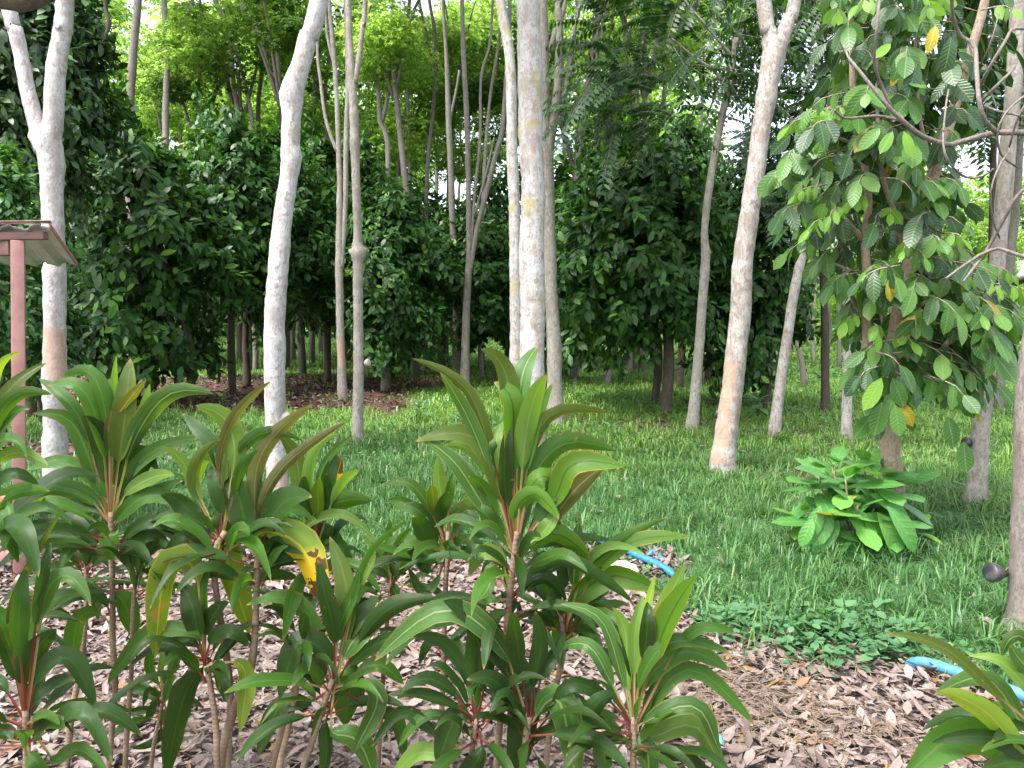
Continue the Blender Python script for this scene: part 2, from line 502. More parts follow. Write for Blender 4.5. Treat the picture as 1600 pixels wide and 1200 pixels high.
WH, GY, BR = (.70, .69, .67), (.45, .42, .39), (.22, .17, .13)
M['bark_white'] = bark('white_mottled_bark', (0.427, 0.431, 0.439), (0.316, 0.277, 0.257), (0.206, 0.158, 0.134), (0.459, 0.475, 0.475), .6, scale=13)
M['bark_lichen'] = bark('white_lichen_bark', (0.420, 0.420, 0.423), (0.309, 0.273, 0.245), (0.190, 0.150, 0.126), (0.443, 0.451, 0.459), .5, scale=13, lichen=((0.316, 0.237, 0.040), (0.316, 0.134, 0.087)))
M['bark_pink'] = bark('pale_pinkish_bark', (0.364, 0.348, 0.332), (0.245, 0.202, 0.170), (0.134, 0.099, 0.079), (0.411, 0.403, 0.396), .5, scale=13)
M['bark_grey'] = bark('grey_speckled_bark', (0.292, 0.275, 0.246), (0.211, 0.187, 0.158), (0.112, 0.091, 0.071), (0.340, 0.328, 0.304), .5)
M['bark_grey2'] = bark('dull_grey_bark', (0.211, 0.193, 0.170), (0.152, 0.134, 0.112), (0.076, 0.062, 0.046), (0.258, 0.252, 0.229), .4)
M['bark_dark'] = bark('dark_rough_bark', (0.088, 0.071, 0.053), (0.058, 0.046, 0.034), (0.026, 0.021, 0.015), (0.112, 0.100, 0.083), .3, scale=20)
M['bark_rough'] = bark('rough_grey_bark', (0.200, 0.175, 0.158), (0.141, 0.120, 0.105), (0.058, 0.046, 0.040), (0.234, 0.217, 0.200), .25, scale=26, zstretch=.35)
M['twig'] = bark('bare_twig_bark', (0.286, 0.232, 0.190), (0.224, 0.170, 0.136), (0.136, 0.096, 0.075), (0.327, 0.293, 0.259), .3, scale=30)
M['lk_bark'] = bark('pink_brown_bark', (0.327, 0.259, 0.204), (0.245, 0.184, 0.143), (0.136, 0.096, 0.068), (0.374, 0.327, 0.286), .5, scale=20)

# ------------------------------------------------------------------ ground
def litter_edge(X):
    return np.interp(X, [-9, -2.8, -.9, .5, .72, 1.05, 1.6, 2.35, 6], [5.6, 5.65, 5.45, 5.35, 4.9, 3.95, 3.75, 3.4, 3.0])

def wavy(X, Y, f=1.0, s=0.0):
    return (np.sin(X * 1.7 * f + 1.3 + s) * np.cos(Y * 1.3 * f - .7 + s) + .6 * np.sin(X * 3.9 * f - Y * 2.9 * f + 2 + s) + .4 * np.sin(X * 7.3 * f + Y * 8.1 * f + s))

def sstep(a, b, x):
    t = np.clip((x - a) / (b - a), 0, 1)
    return t * t * (3 - 2 * t)

def grassiness(X, Y):
    """1 where grass grows, 0 on the dry leaves by the house"""
    soil = 1 - sstep(.6, 1.3, ((X - .78) / .42) ** 2 + ((Y - 5.25) / .30) ** 2 + .2 * wavy(X, Y, 2))
    return sstep(-.22, .22, Y + .13 * wavy(X, Y, 1.3) - litter_edge(X)) * (1 - soil)

RED_SPOTS = [(gnd(1005, 668), .9, .5), (gnd(1085, 665), .9, .5), (gnd(1165, 672), 1.2, .45), (gnd(930, 655), .9, .35), (gnd(1225, 745), .5, .3), (gnd(860, 560), 1.2, .6)]
def redness(X, Y):
    w = wavy(X, Y, .7, 2)
    a = sstep(13.2, 14.3, Y + .35 * w) * (1 - sstep(22, 25, Y + .8 * w)) * (1 - sstep(-.155, -.115, X / np.maximum(Y, 1) + .012 * w))
    b = (1 - sstep(-.085, -.05, X / np.maximum(Y, 1))) * sstep(18.5, 19.5, Y + .4 * w) * (1 - sstep(22, 23, Y + .4 * w))
    a = np.maximum(a, b)
    e = sstep(8.3, 9.2, Y) * (1 - sstep(9.8, 11, Y)) * (1 - sstep(-4.6, -4.1, X + .2 * w))
    a = np.maximum(a, e)
    for p, rx, ry in RED_SPOTS:
        d = ((X - p[0]) / rx) ** 2 + ((Y - p[1]) / ry) ** 2
        a = np.maximum(a, (1 - sstep(.5, 1.2, d + .25 * w)) * .8)
    return a

def graded(a, b, lo, hi, h, grow):
    mid = list(np.arange(lo, hi, h))
    out, s, x = [], h, hi
    while x < b:
        out.append(x); s *= grow; x += s
    pre, s, x = [], h, lo
    while x > a:
        s *= grow; x -= s; pre.append(x)
    return np.array(pre[::-1] + mid + out + [b])

xs = graded(-700, 700, -6, 6, .14, 1.16)
ys = graded(-300, 1200, 0, 14, .14, 1.12)
GX, GY_ = np.meshgrid(xs, ys)
def height(X, Y):
    f = sstep(4, 9, np.hypot(X, Y))
    return .035 * wavy(X, Y, .5) * f * (1 - sstep(60, 90, np.hypot(X, Y)))
GZ = height(GX, GY_)
nx, ny = len(xs), len(ys)
idx = np.arange(nx * ny).reshape(ny, nx)
GF = np.stack([idx[:-1, :-1], idx[:-1, 1:], idx[1:, 1:], idx[1:, :-1]], -1).reshape(-1, 4)
ground_me = raw_mesh('ground', np.stack([GX, GY_, GZ], -1).reshape(-1, 3), GF, None,
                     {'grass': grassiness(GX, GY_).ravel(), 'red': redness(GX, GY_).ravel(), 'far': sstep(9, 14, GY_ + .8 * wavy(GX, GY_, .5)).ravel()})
def ground_mat():
    t = NT('earth_and_grass')
    o = t.obj()
    n1, n2, n3 = t.noise(3, o, 5), t.noise(28, o, 5, .7), t.noise(110, o, 3)
    litter = t.ramp(t.math('ADD', t.math('MULTIPLY', n2, .65), t.math('MULTIPLY', n3, .35)), [(.33, (.09, .066, .055)), (.5, (.17, .132, .115)), (.66, (.24, .20, .18))])
    gr = t.mix(t.attr('far'), t.ramp(n2, [(.3, (.03, .07, .025)), (.7, (.06, .14, .045))]), t.ramp(n2, [(.3, (.05, .11, .018)), (.7, (.11, .22, .03))]))  # ground carries the blades' painted skylight tone: cooler and darker near, brighter far
    gr = t.mix(t.math('MULTIPLY', t.math('GREATER_THAN', n1, .63), .35), gr, (.16, .12, .06, 1))
    red = t.ramp(n2, [(.3, (.03, .018, .014)), (.5, (.075, .04, .03)), (.7, (.14, .09, .065))])
    c = t.mix(t.attr('grass'), litter, gr)
    c = t.mix(t.attr('red'), c, red)
    return t.done(t.principled(c, .95, .15, t.bump(t.math('ADD', n2, n3), .6, .02)))
ground = link('ground', ground_me, ground_mat(), kind='structure')

# ------------------------------------------------------------------ grass
def grass_mat(name):
    t = NT(name)
    r, z = t.attr('rnd'), t.attr('tint')
    near = t.ramp(r, [(0, (.04, .11, .034)), (.5, (.075, .19, .056)), (.9, (.135, .28, .085)), (1, (.22, .27, .11))])  # near blades darker and bluer: cool skylight put into the colour
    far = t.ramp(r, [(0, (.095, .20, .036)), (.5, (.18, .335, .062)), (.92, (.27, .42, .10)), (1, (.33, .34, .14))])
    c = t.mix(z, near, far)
    a = t.principled(c, .42, .45)
    tr = t.n.new('ShaderNodeBsdfTranslucent')
    t.l.new(t.mix(.5, c, (.10, .20, .03, 1)), tr.inputs[0])
    mx = t.n.new('ShaderNodeMixShader'); mx.inputs[0].default_value = .38
    t.l.new(a, mx.inputs[1]); t.l.new(tr.outputs[0], mx.inputs[2])
    return t.done(mx.outputs[0])
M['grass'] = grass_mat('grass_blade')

def grass(name, Y0, Y1, n, h, w, lean=.7, thin=.0):
    Y = np.sqrt(rng.uniform(Y0 ** 2, Y1 ** 2, n))
    X = rng.uniform(-1, 1, n) * (Y * .70 + .8)
    dens = grassiness(X, Y) * (1 - .93 * redness(X, Y)) * np.clip(.78 + .42 * wavy(X, Y, 1.9, 4), .10, 1)
    k = rng.random(n) < dens
    X, Y = X[k], Y[k]; n = len(X)
    clump = .75 + .3 * wavy(X, Y, 2.3, 1)
    hh = h * rng.uniform(.5, 1.25, n) * np.clip(clump, .45, 1.5)
    az = rng.uniform(0, 2 * np.pi, n) + .8 * wavy(X, Y, 1.1)
    D = np.stack([np.cos(az), np.sin(az), 0 * az], 1)
    az2 = az + rng.normal(0, .5, n)
    S = np.stack([-np.sin(az2), np.cos(az2), 0 * az], 1) * (w * rng.uniform(.6, 1.3, n))[:, None] * .5
    P = np.stack([X, Y, height(X, Y) - .01], 1)
    L = lean * rng.uniform(.4, 1.5, n)
    Z = np.array([0, 0, 1.0])
    m = P + D * (hh * L * .28)[:, None] + Z * (hh * .62)[:, None]
    tip = P + D * (hh * L * .95)[:, None] + Z * (hh * np.clip(1.0 - .5 * L, .12, 1))[:, None]
    V = np.stack([P - S, P + S, m + S * .85, m - S * .85, tip], 1).reshape(-1, 3)
    o = (np.arange(n) * 5)[:, None]
    q = np.array([[0, 1, 2, 3]]) + o
    t3 = np.array([[3, 2, 4]]) + o
    tint = sstep(7.6, 12.8, Y + 1.1 * wavy(X, Y, .6) + .7 * rng.normal(size=n) + .62 * np.clip(X, -3, 6))  # painted skylight tone fades out farther back, sooner at right
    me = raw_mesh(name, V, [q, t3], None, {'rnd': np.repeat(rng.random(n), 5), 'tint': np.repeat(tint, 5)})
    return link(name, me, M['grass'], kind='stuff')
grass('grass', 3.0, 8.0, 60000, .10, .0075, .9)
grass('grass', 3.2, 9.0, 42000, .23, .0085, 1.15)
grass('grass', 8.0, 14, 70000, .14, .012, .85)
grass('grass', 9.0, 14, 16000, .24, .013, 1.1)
def tufts(name, n, Y0, Y1, per, h, w):
    Y = np.sqrt(rng.uniform(Y0 ** 2, Y1 ** 2, n)); X = rng.uniform(-1, 1, n) * (Y * .7 + .5)
    k = rng.random(n) < grassiness(X, Y) * (1 - redness(X, Y)); X, Y = X[k], Y[k]; n = len(X)
    s = np.repeat(rng.uniform(.5, 1.2, n), per)
    c = np.repeat(np.stack([X, Y, height(X, Y) - .01], 1), per, 0); N = n * per
    az = rng.uniform(0, 2 * np.pi, N)
    D = np.stack([np.cos(az), np.sin(az), 0 * az], 1); S = np.stack([-np.sin(az), np.cos(az), 0 * az], 1) * w * .5
    hh = h * s * rng.uniform(.6, 1.2, N); L = rng.uniform(.25, 1.25, N); Z = np.array([0, 0, 1.0])
    c = c + D * .02
    m = c + D * (hh * L * .35)[:, None] + Z * (hh * .6)[:, None]
    tip = c + D * (hh * L)[:, None] + Z * (hh * np.clip(1 - .55 * L, .1, 1))[:, None]
    V = np.stack([c - S, c + S, m + S * .9, m - S * .9, tip], 1).reshape(-1, 3)
    o = (np.arange(N) * 5)[:, None]
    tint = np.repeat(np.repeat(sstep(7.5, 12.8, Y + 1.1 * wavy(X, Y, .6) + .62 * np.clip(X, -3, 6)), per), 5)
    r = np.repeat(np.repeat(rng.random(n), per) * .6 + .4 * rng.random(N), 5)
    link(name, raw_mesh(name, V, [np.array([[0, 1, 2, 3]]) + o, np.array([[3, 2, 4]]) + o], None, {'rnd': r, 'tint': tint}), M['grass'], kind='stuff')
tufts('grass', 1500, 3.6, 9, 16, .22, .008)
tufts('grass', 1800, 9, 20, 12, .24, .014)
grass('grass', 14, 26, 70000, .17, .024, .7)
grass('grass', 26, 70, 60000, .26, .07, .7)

def rosettes(name, n, Y0, Y1, size, per, mat, field, zoff=.05, tpl=None):
    """low broad-leaved weeds"""
    Y = np.sqrt(rng.uniform(Y0 ** 2, Y1 ** 2, n)); X = rng.uniform(-1, 1, n) * (Y * .7 + .5)
    k = rng.random(n) < field(X, Y); X, Y = X[k], Y[k]; n = len(X)
    P = np.repeat(np.stack([X, Y, height(X, Y)], 1), per, 0)
    N = n * per
    az = rng.uniform(0, 2 * np.pi, N)
    D = np.stack([np.cos(az), np.sin(az), rng.uniform(-.1, .9, N)], 1)
    P = P + D * (size * .3 * rng.random(N))[:, None] + np.array([0, 0, 1]) * (zoff * rng.random(N))[:, None]
    me = leaf_mesh(name, tpl or leaf_template(.55, 2, .12, .3), P, frames(D, np.array([0, 0, 1.0]) + .35 * rand_dirs(N)), size * rng.uniform(.5, 1.2, N))
    return link(name, me, mat, kind='stuff')
lawn = lambda X, Y: grassiness(X, Y) * np.clip(.3 + .5 * wavy(X, Y, .8, 3), 0, 1) * (1 - redness(X, Y))
rosettes('low_weeds', 3200, 5, 11, .065, 5, M['weed'], lawn)
rosettes('low_weeds', 1500, 6.2, 12, .075, 5, M['pale_weed'], lambda X, Y: lawn(X, Y) * sstep(-.5, 1.5, X))
rosettes('low_weeds', 4200, 11, 24, .11, 5, M['weed'], lambda X, Y: (1 - redness(X, Y)) * np.clip(.35 + .5 * wavy(X, Y, .8, 3), 0, 1), .1)
rosettes('low_weeds', 2600, 12, 30, .15, 5, M['bushy'], lambda X, Y: (1 - redness(X, Y)) * np.clip(.3 + .6 * wavy(X, Y, .5, 1), 0, 1) * sstep(-1, 3, X), .16)
rosettes('low_weeds', 900, 20, 60, .3, 6, M['bushy'], lambda X, Y: np.clip(.3 + .4 * wavy(X, Y, .3, 3), 0, 1) * (1 - redness(X, Y)), .3)
# the clover-like patch at the edge of the leaves, right of the middle
pc = gnd(1275, 1000)
rosettes('ground_cover', 5200, 3.2, 5.2, .068, 4, M['pale_weed'], lambda X, Y: (1 - sstep(.45, 1.3, ((X - pc[0] - .05) / .60) ** 2 + ((Y - pc[1] - .02) / .36) ** 2 + .4 * wavy(X, Y, 2.2))), .10, leaf_template(.72, 3, .1, .2, .6, .6))
rosettes('ground_cover', 5200, 3.2, 6, .045, 4, M['weed'], lambda X, Y: sstep(.02, .15, Y - litter_edge(X)) * (1 - sstep(.3, .75, Y - litter_edge(X) + .2 * wavy(X, Y, 2))) * (X > .8) * .8, .06, leaf_template(.7, 3, .1, .2, .6, .6))
rosettes('ground_cover', 2600, 5.0, 6.2, .045, 4, M['weed'], lambda X, Y: (1 - sstep(.5, 1.2, ((X + .9) / 1.4) ** 2 + ((Y - 5.55) / .22) ** 2 + .3 * wavy(X, Y, 2))), .06, leaf_template(.75, 2, .1, .2))

# ------------------------------------------------------------------ fallen leaves
def litter_mat(name, stops):
    t = NT(name)
    c = t.ramp(t.attr('rnd'), stops)
    n = t.noise(60, t.obj(), 3)
    c = t.mix(t.math('MULTIPLY', t.math('GREATER_THAN', n, .58), .35), c, (.10, .06, .045, 1))
    return t.done(t.principled(c, .6, .35))
M['dry'] = litter_mat('dry_leaf', [(0, (0.073, 0.050, 0.039)), (.08, (0.116, 0.085, 0.071)), (.35, (0.168, 0.126, 0.111)), (.75, (0.215, 0.170, 0.153)), (.93, (0.258, 0.216, 0.198)), (.965, (0.181, 0.083, 0.045)), (1, (0.224, 0.141, 0.041))])
M['dry_red'] = litter_mat('rusty_leaf', [(0, (.035, .02, .016)), (.5, (.075, .045, .035)), (.85, (.14, .095, .078)), (1, (.30, .25, .22))])
tplA = [leaf_template(.42, 3, f, d, .75, .85) for f, d in ((.35, .18), (-.3, -.2), (.5, .3), (.12, .05), (.6, -.25))]
def litter(name, n, sample, size, mat, zmax):
    X, Y = sample(n)
    n = len(X)
    which = rng.integers(0, len(tplA), n)
    Vs, Fs4, Fs3, U, R, off = [], [], [], [], [], 0
    for k, tp in enumerate(tplA):
        m = which == k
        q = m.sum()
        P = np.stack([X[m], Y[m], height(X[m], Y[m]) + .012 + zmax * rng.random(q) ** 1.6], 1)
        az = rng.uniform(0, 2 * np.pi, q)
        D = np.stack([np.cos(az), np.sin(az), rng.normal(0, .22, q)], 1)
        V, F, uv, r = scatter(tp, P, frames(D, np.array([0, 0, 1.0]) + .42 * rand_dirs(q)), size * rng.uniform(.45, 1.3, q))
        Vs.append(V); U.append(uv); R.append(r)
        for f in F:
            (Fs4 if f.shape[1] == 4 else Fs3).append(f + off)
        off += len(V)
    me = raw_mesh(name, np.vstack(Vs), [np.vstack(Fs3), np.vstack(Fs4)], np.vstack(U), {'rnd': np.concatenate(R)})
    return link(name, me, mat, kind='stuff')
def near_dry(n):
    Y = np.sqrt(rng.uniform(1.6 ** 2, 6.2 ** 2, n)); X = rng.uniform(-1, 1, n) * (Y * .72 + .6)
    k = rng.random(n) > grassiness(X, Y) * 1.02 - .012
    return X[k], Y[k]
litter('leaf_litter', 30000, near_dry, .078, M['dry'], .035)
litter('leaf_litter', 14000, near_dry, .036, M['dry'], .045)
tplA = [leaf_template(.22, 3, f, d, .8, .8) for f, d in ((.35, .25), (-.3, -.3), (.6, .4))]
litter('leaf_litter', 5000, near_dry, .12, M['dry'], .045)
tplA = [leaf_template(.42, 3, f, d, .75, .85) for f, d in ((.35, .18), (-.3, -.2), (.5, .3))]
def lawn_dry(n):
    Y = np.sqrt(rng.uniform(4 ** 2, 13 ** 2, n)); X = rng.uniform(-1, 1, n) * (Y * .7 + .5)
    return X, Y
litter('fallen_leaves', 900, lawn_dry, .11, M['dry'], .07)
def red_dry(n):
    Y = np.sqrt(rng.uniform(7.5 ** 2, 27 ** 2, n)); X = rng.uniform(-1, 1, n) * (Y * .72 + .6)
    k = rng.random(n) < redness(X, Y) * 1.1
    return X[k], Y[k]
litter('fallen_leaves', 26000, red_dry, .14, M['dry_red'], .05)
def twigs():
    parts = []
    for q in range(170):
        Y = math.sqrt(random.uniform(1.8 ** 2, 5 ** 2)); X = random.uniform(-1, 1) * (Y * .7)
        if grassiness(np.array(X), np.array(Y)) > .4:
            continue
        a, L = random.uniform(0, 6.28), random.uniform(.06, .32)
        p = np.array([X, Y, .045]); d = np.array([math.cos(a), math.sin(a), random.uniform(-.05, .08)]) * L
        s = np.array([-d[1], d[0], 0]) * random.uniform(-.25, .25)
        parts.append(tube([p, p + d * .5 + s, p + d], [.003, .0025, .0015], 5, 4))
    V, F, T = merge(parts)
    link('dry_twigs', raw_mesh('dry_twigs', V, [F, T]), M['twig'], kind='stuff')
twigs()

# ------------------------------------------------------------------ crowns
def rubber_crown(seed, nc=760, R=(2.6, 2.6, 2.6), leaflet=.17, tpl=DIAMOND):
    global rng
    keep, rng = rng, np.random.default_rng(seed)
    nb = 9
    bc = rand_dirs(nb) * np.array(R) * rng.uniform(.35, .8, (nb, 1))
    br = rng.uniform(.5, 1.0, nb) * R[0] * .48
    w = rng.integers(0, nb, nc)
    d = rand_dirs(nc)
    C = bc[w] + d * (br[w] * rng.uniform(.3, 1.05, nc) ** .6)[:, None] * np.array([1, 1, .7])
    per = 5
    Cn = np.repeat(C, per, 0); n = len(Cn)
    az = rng.uniform(0, 2 * np.pi, n)
    D = np.stack([np.cos(az), np.sin(az), rng.uniform(-.5, .3, n)], 1)
    P0 = Cn + D * (.22 * rng.uniform(.5, 1.1, n))[:, None]
    Ps, Ds, Ns = [], [], []
    side = np.stack([-np.sin(az), np.cos(az), 0 * az], 1)
    for k in (-.75, 0, .75):
        dd = D + side * k + np.array([0, 0, -.55]) * rng.uniform(.3, 1.3, (n, 1))
        Ps.append(P0); Ds.append(dd); Ns.append(np.array([0, 0, 1.0]) + .45 * D + .3 * rand_dirs(n))
    P, D, N = np.vstack(Ps), np.vstack(Ds), np.vstack(Ns)
    me = leaf_mesh('crown', tpl, P, frames(D, N), leaflet * rng.uniform(.7, 1.25, len(P)))
    rng = keep
    return me, C

def mango_arrays(seed, nc, R, leaf, per=13):
    g = np.random.default_rng(seed)
    d = unit(g.normal(size=(nc, 3)))
    lob = 1 + .24 * np.sin(d[:, 0] * 5 + seed) * np.cos(d[:, 1] * 4 + seed * 2) + .17 * np.sin(d[:, 2] * 7 + d[:, 0] * 6 + seed)
    rr = (g.uniform(.30, 1.0, nc) ** .42) * lob
    C = d * rr[:, None]
    zf = np.clip(C[:, 2], 0, 1)
    C[:, :2] *= (1 - .5 * zf ** 1.5)[:, None]
    C = C * np.array(R)
    out = unit(d * np.array([1, 1, .6]))
    tw = unit(out * .9 + .5 * unit(g.normal(size=(nc, 3))) + np.array([0, 0, -.25]))
    Cn, O, T = np.repeat(C, per, 0), np.repeat(out, per, 0), np.repeat(tw, per, 0)
    n = len(Cn)
    s = np.tile(np.linspace(-.55, .25, per), nc)
    P = Cn + T * (s * leaf * 2.4)[:, None] + .18 * leaf * g.normal(size=(n, 3))
    pr = unit(np.cross(T, unit(g.normal(size=(n, 3)))))
    D = unit(T * .55 + pr * .8 + np.array([0, 0, -.45]) * g.uniform(.2, 1.4, (n, 1)))
    N = np.array([0, 0, .8]) + .7 * O + .35 * unit(g.normal(size=(n, 3)))
    S = leaf * g.uniform(.5, 1.2, n)
    return P, frames(D, N), S, C

T_MANGO = leaf_template(.46, 3, .14, .22, .8, .75)
T_MANGO_LO = leaf_template(.50, 2, .14, .22)
FRONT_MESHES = {}

def dark_tree(name, label, cat, base, R, zc, seed, nc, leaf, trunk_r, mat='mango', tpl=None, parts=0, group=None, stems=1, off=(0, 0), bark_m='bark_dark', young=0, per=13):
    """a dense low tree: trunk, a few limbs, crown of drooping leaves; PARTS of its nearest leaves are single objects"""
    th = thing(name, label, cat, base, group)
    tb = []
    for k in range(stems):
        dx = (k - (stems - 1) / 2) * trunk_r * 2.6
        P = [(dx, .1 * k, -.1), (dx * 1.1 + .03, 0, zc * .45), (off[0] * .6 + dx * 1.5, off[1] * .6, zc), (off[0], off[1], zc + R[2] * .7)]
        tb.append(tube(P, [trunk_r * (1.15 - .12 * k), trunk_r * .95, trunk_r * .6, trunk_r * .15], 22, 9, .10, seed + k))
    P, F, S, C = mango_arrays(seed, nc, R, leaf, per)
    ctr = np.array([off[0], off[1], zc])
    for k in range(0, min(len(C), 12)):
        c = C[k * (len(C) // 12)] * .92 + ctr
        z0 = max(zc - R[2] * .75, min(c[2] - .25, zc + R[2] * .4))
        tb.append(tube([(off[0] * .5, off[1] * .5, z0), (c[0] * .5 + off[0] * .25, c[1] * .5 + off[1] * .25, (z0 + c[2]) / 2 + .12), c], [trunk_r * .38, trunk_r * .22, .008], 8, 5, .05, seed + k))
    V, Q, T = merge(tb)
    link('trunk', raw_mesh('trunk', V, [Q, T]), M[bark_m], th)
    P = P + ctr
    b = np.array(base)
    tpl = tpl or T_MANGO
    if parts:
        W = P + b
        dist = np.linalg.norm(W - C0, axis=1)
        py = (W[:, 2] - CAM_H) / W[:, 1]
        ok = (py > -.12) & (py < .38) & (np.abs(W[:, 0] / W[:, 1]) < .655)
        order = np.argsort(np.where(ok, dist, 1e9))[:parts]
        mask = np.zeros(len(P), bool); mask[order] = True
        key = (id(tpl), mat)
        if key not in FRONT_MESHES:
            fm = raw_mesh('leaf', tpl[0], tpl[1], tpl[2]); fm.materials.append(M[mat])
            fy = raw_mesh('leaf', tpl[0], tpl[1], tpl[2]); fy.materials.append(M['young'])
            FRONT_MESHES[key] = (fm, fy)
        fm, fy = FRONT_MESHES[key]
        for i in order:
            o = bpy.data.objects.new('leaf', fy if random.random() < young else fm)
            col.objects.link(o); o.parent = th
            m = Matrix((F[i] * S[i]).tolist()).to_4x4(); m.translation = Vector(P[i].tolist())
            o.matrix_local = m
        P, F, S = P[~mask], F[~mask], S[~mask]
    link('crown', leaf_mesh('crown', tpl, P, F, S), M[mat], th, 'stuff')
    return th

def gbase(px, Y, dz=0):
    p = at(px, 600, Y)
    return (float(p[0]), float(Y), float(height(np.array(p[0]), np.array(Y))) + dz)

def px_crown(cx, cy, hw, hh, Y, base_px):
    """crown size and centre in metres for an outline seen at distance Y"""
    c = at(cx, cy, Y)
    b = gbase(base_px, Y)
    return dict(base=b, R=(hw / FPX * Y, hw / FPX * Y, hh / FPX * Y), zc=float(c[2] - b[2]), off=(float(c[0] - b[0]), 0))

GM = 'dark leaved orchard trees behind the pale trunks'
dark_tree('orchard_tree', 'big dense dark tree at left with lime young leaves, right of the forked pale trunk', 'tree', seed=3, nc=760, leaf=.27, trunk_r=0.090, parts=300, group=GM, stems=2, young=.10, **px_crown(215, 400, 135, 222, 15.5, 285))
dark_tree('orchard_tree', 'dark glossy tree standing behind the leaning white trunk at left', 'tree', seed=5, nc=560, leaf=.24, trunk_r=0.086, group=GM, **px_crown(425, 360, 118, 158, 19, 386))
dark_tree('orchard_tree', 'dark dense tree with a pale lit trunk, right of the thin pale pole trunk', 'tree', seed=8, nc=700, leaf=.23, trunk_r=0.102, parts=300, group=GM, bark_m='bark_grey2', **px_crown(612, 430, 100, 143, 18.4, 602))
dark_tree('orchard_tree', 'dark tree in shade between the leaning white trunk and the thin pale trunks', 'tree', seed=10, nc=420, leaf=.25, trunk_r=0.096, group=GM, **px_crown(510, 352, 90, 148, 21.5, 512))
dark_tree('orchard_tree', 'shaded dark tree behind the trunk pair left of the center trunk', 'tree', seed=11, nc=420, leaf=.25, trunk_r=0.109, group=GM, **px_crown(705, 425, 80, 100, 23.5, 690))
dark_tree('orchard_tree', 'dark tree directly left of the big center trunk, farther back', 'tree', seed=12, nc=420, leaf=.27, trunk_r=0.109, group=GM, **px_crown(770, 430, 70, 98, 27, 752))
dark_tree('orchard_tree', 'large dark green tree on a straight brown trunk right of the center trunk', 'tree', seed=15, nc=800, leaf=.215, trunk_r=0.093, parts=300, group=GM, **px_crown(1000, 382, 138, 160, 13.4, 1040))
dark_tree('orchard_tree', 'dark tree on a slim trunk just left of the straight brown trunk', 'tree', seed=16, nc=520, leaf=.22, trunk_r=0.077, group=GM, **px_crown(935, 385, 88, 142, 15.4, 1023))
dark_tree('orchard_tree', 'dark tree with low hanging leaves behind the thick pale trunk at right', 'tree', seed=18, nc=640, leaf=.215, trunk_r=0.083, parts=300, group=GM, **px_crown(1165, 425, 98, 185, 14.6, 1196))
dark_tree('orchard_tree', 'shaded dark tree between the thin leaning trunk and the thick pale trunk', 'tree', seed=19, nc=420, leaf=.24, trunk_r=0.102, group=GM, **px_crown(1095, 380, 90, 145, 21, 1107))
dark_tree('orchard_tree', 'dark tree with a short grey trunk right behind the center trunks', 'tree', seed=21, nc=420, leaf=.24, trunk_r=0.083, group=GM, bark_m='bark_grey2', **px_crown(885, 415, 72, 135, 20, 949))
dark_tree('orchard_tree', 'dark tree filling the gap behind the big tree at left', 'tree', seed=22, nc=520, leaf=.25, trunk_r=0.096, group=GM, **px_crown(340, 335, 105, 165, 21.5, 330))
dark_tree('tall_dark_tree', 'tall dull dark tree at top left behind the forked pale trunk', 'tree', seed=25, nc=1000, leaf=.20, trunk_r=0.090, mat='tall', parts=250, **px_crown(60, 105, 115, 195, 12.5, 45))
dark_tree('leafy_bush', 'soft light green bushy tree behind the shed post at left edge', 'bush', seed=27, nc=620, leaf=.13, trunk_r=0.045, mat='bushy', per=14, **px_crown(15, 425, 92, 185, 10.5, 0))
dark_tree('leafy_bush', 'low dark green bush under the shed roof at left edge', 'bush', seed=28, nc=240, leaf=.17, trunk_r=0.038, mat='tall', **px_crown(70, 520, 55, 75, 12, 60))
dark_tree('orchard_tree', 'dark tree closing the gap right of the big dense tree at left, crown only', 'tree', seed=33, nc=520, leaf=.24, trunk_r=0.083, group=GM, **px_crown(370, 330, 85, 140, 17.5, 362))
dark_tree('orchard_tree', 'dark tall crowned tree between the splitting trunk and the slim pole trunk', 'tree', seed=34, nc=460, leaf=.25, trunk_r=0.090, group=GM, **px_crown(555, 330, 75, 135, 22.5, 560))
dark_tree('orchard_tree', 'dark tree behind the fan of thin stems, low crown', 'tree', seed=35, nc=460, leaf=.24, trunk_r=0.090, group=GM, **px_crown(745, 435, 85, 105, 21, 715))
dark_tree('orchard_tree', 'dark tree high behind the straight brown trunk', 'tree', seed=36, nc=460, leaf=.25, trunk_r=0.090, group=GM, **px_crown(1060, 325, 95, 130, 18.5, 1062))
MARKS = [(-30, 'forked pale trunk'), (85, 'forked pale trunk'), (210, 'high brown trunk'), (260, 'high pale forked trunk'), (438, 'leaning white trunk'), (535, 'splitting brownish trunk'), (559, 'slim pole trunk'), (605, 'thin forked trunk'), (665, 'slender branching trunk'), (722, 'fan of thin stems'), (832, 'thick center trunk'), (903, 'leaning grey brown trunk'), (1100, 'thin leaning trunk'), (1165, 'thick forked trunk'), (1235, 'smooth white trunk'), (1324, 'slim half hidden trunk'), (1400, 'large leaved tree'), (1550, 'tall grey white trunk')]
def between(q):
    x = 800 + q * FPX * 1.0
    if x < 85:
        return 'left of the forked pale trunk'
    if x >= 1550:
        return 'right of the tall grey white trunk'
    for (a, na), (b, nb) in zip(MARKS[1:-1], MARKS[2:]):
        if a <= x < b:
            return ('right of the ' + na) if x - a < b - x else ('left of the ' + nb)
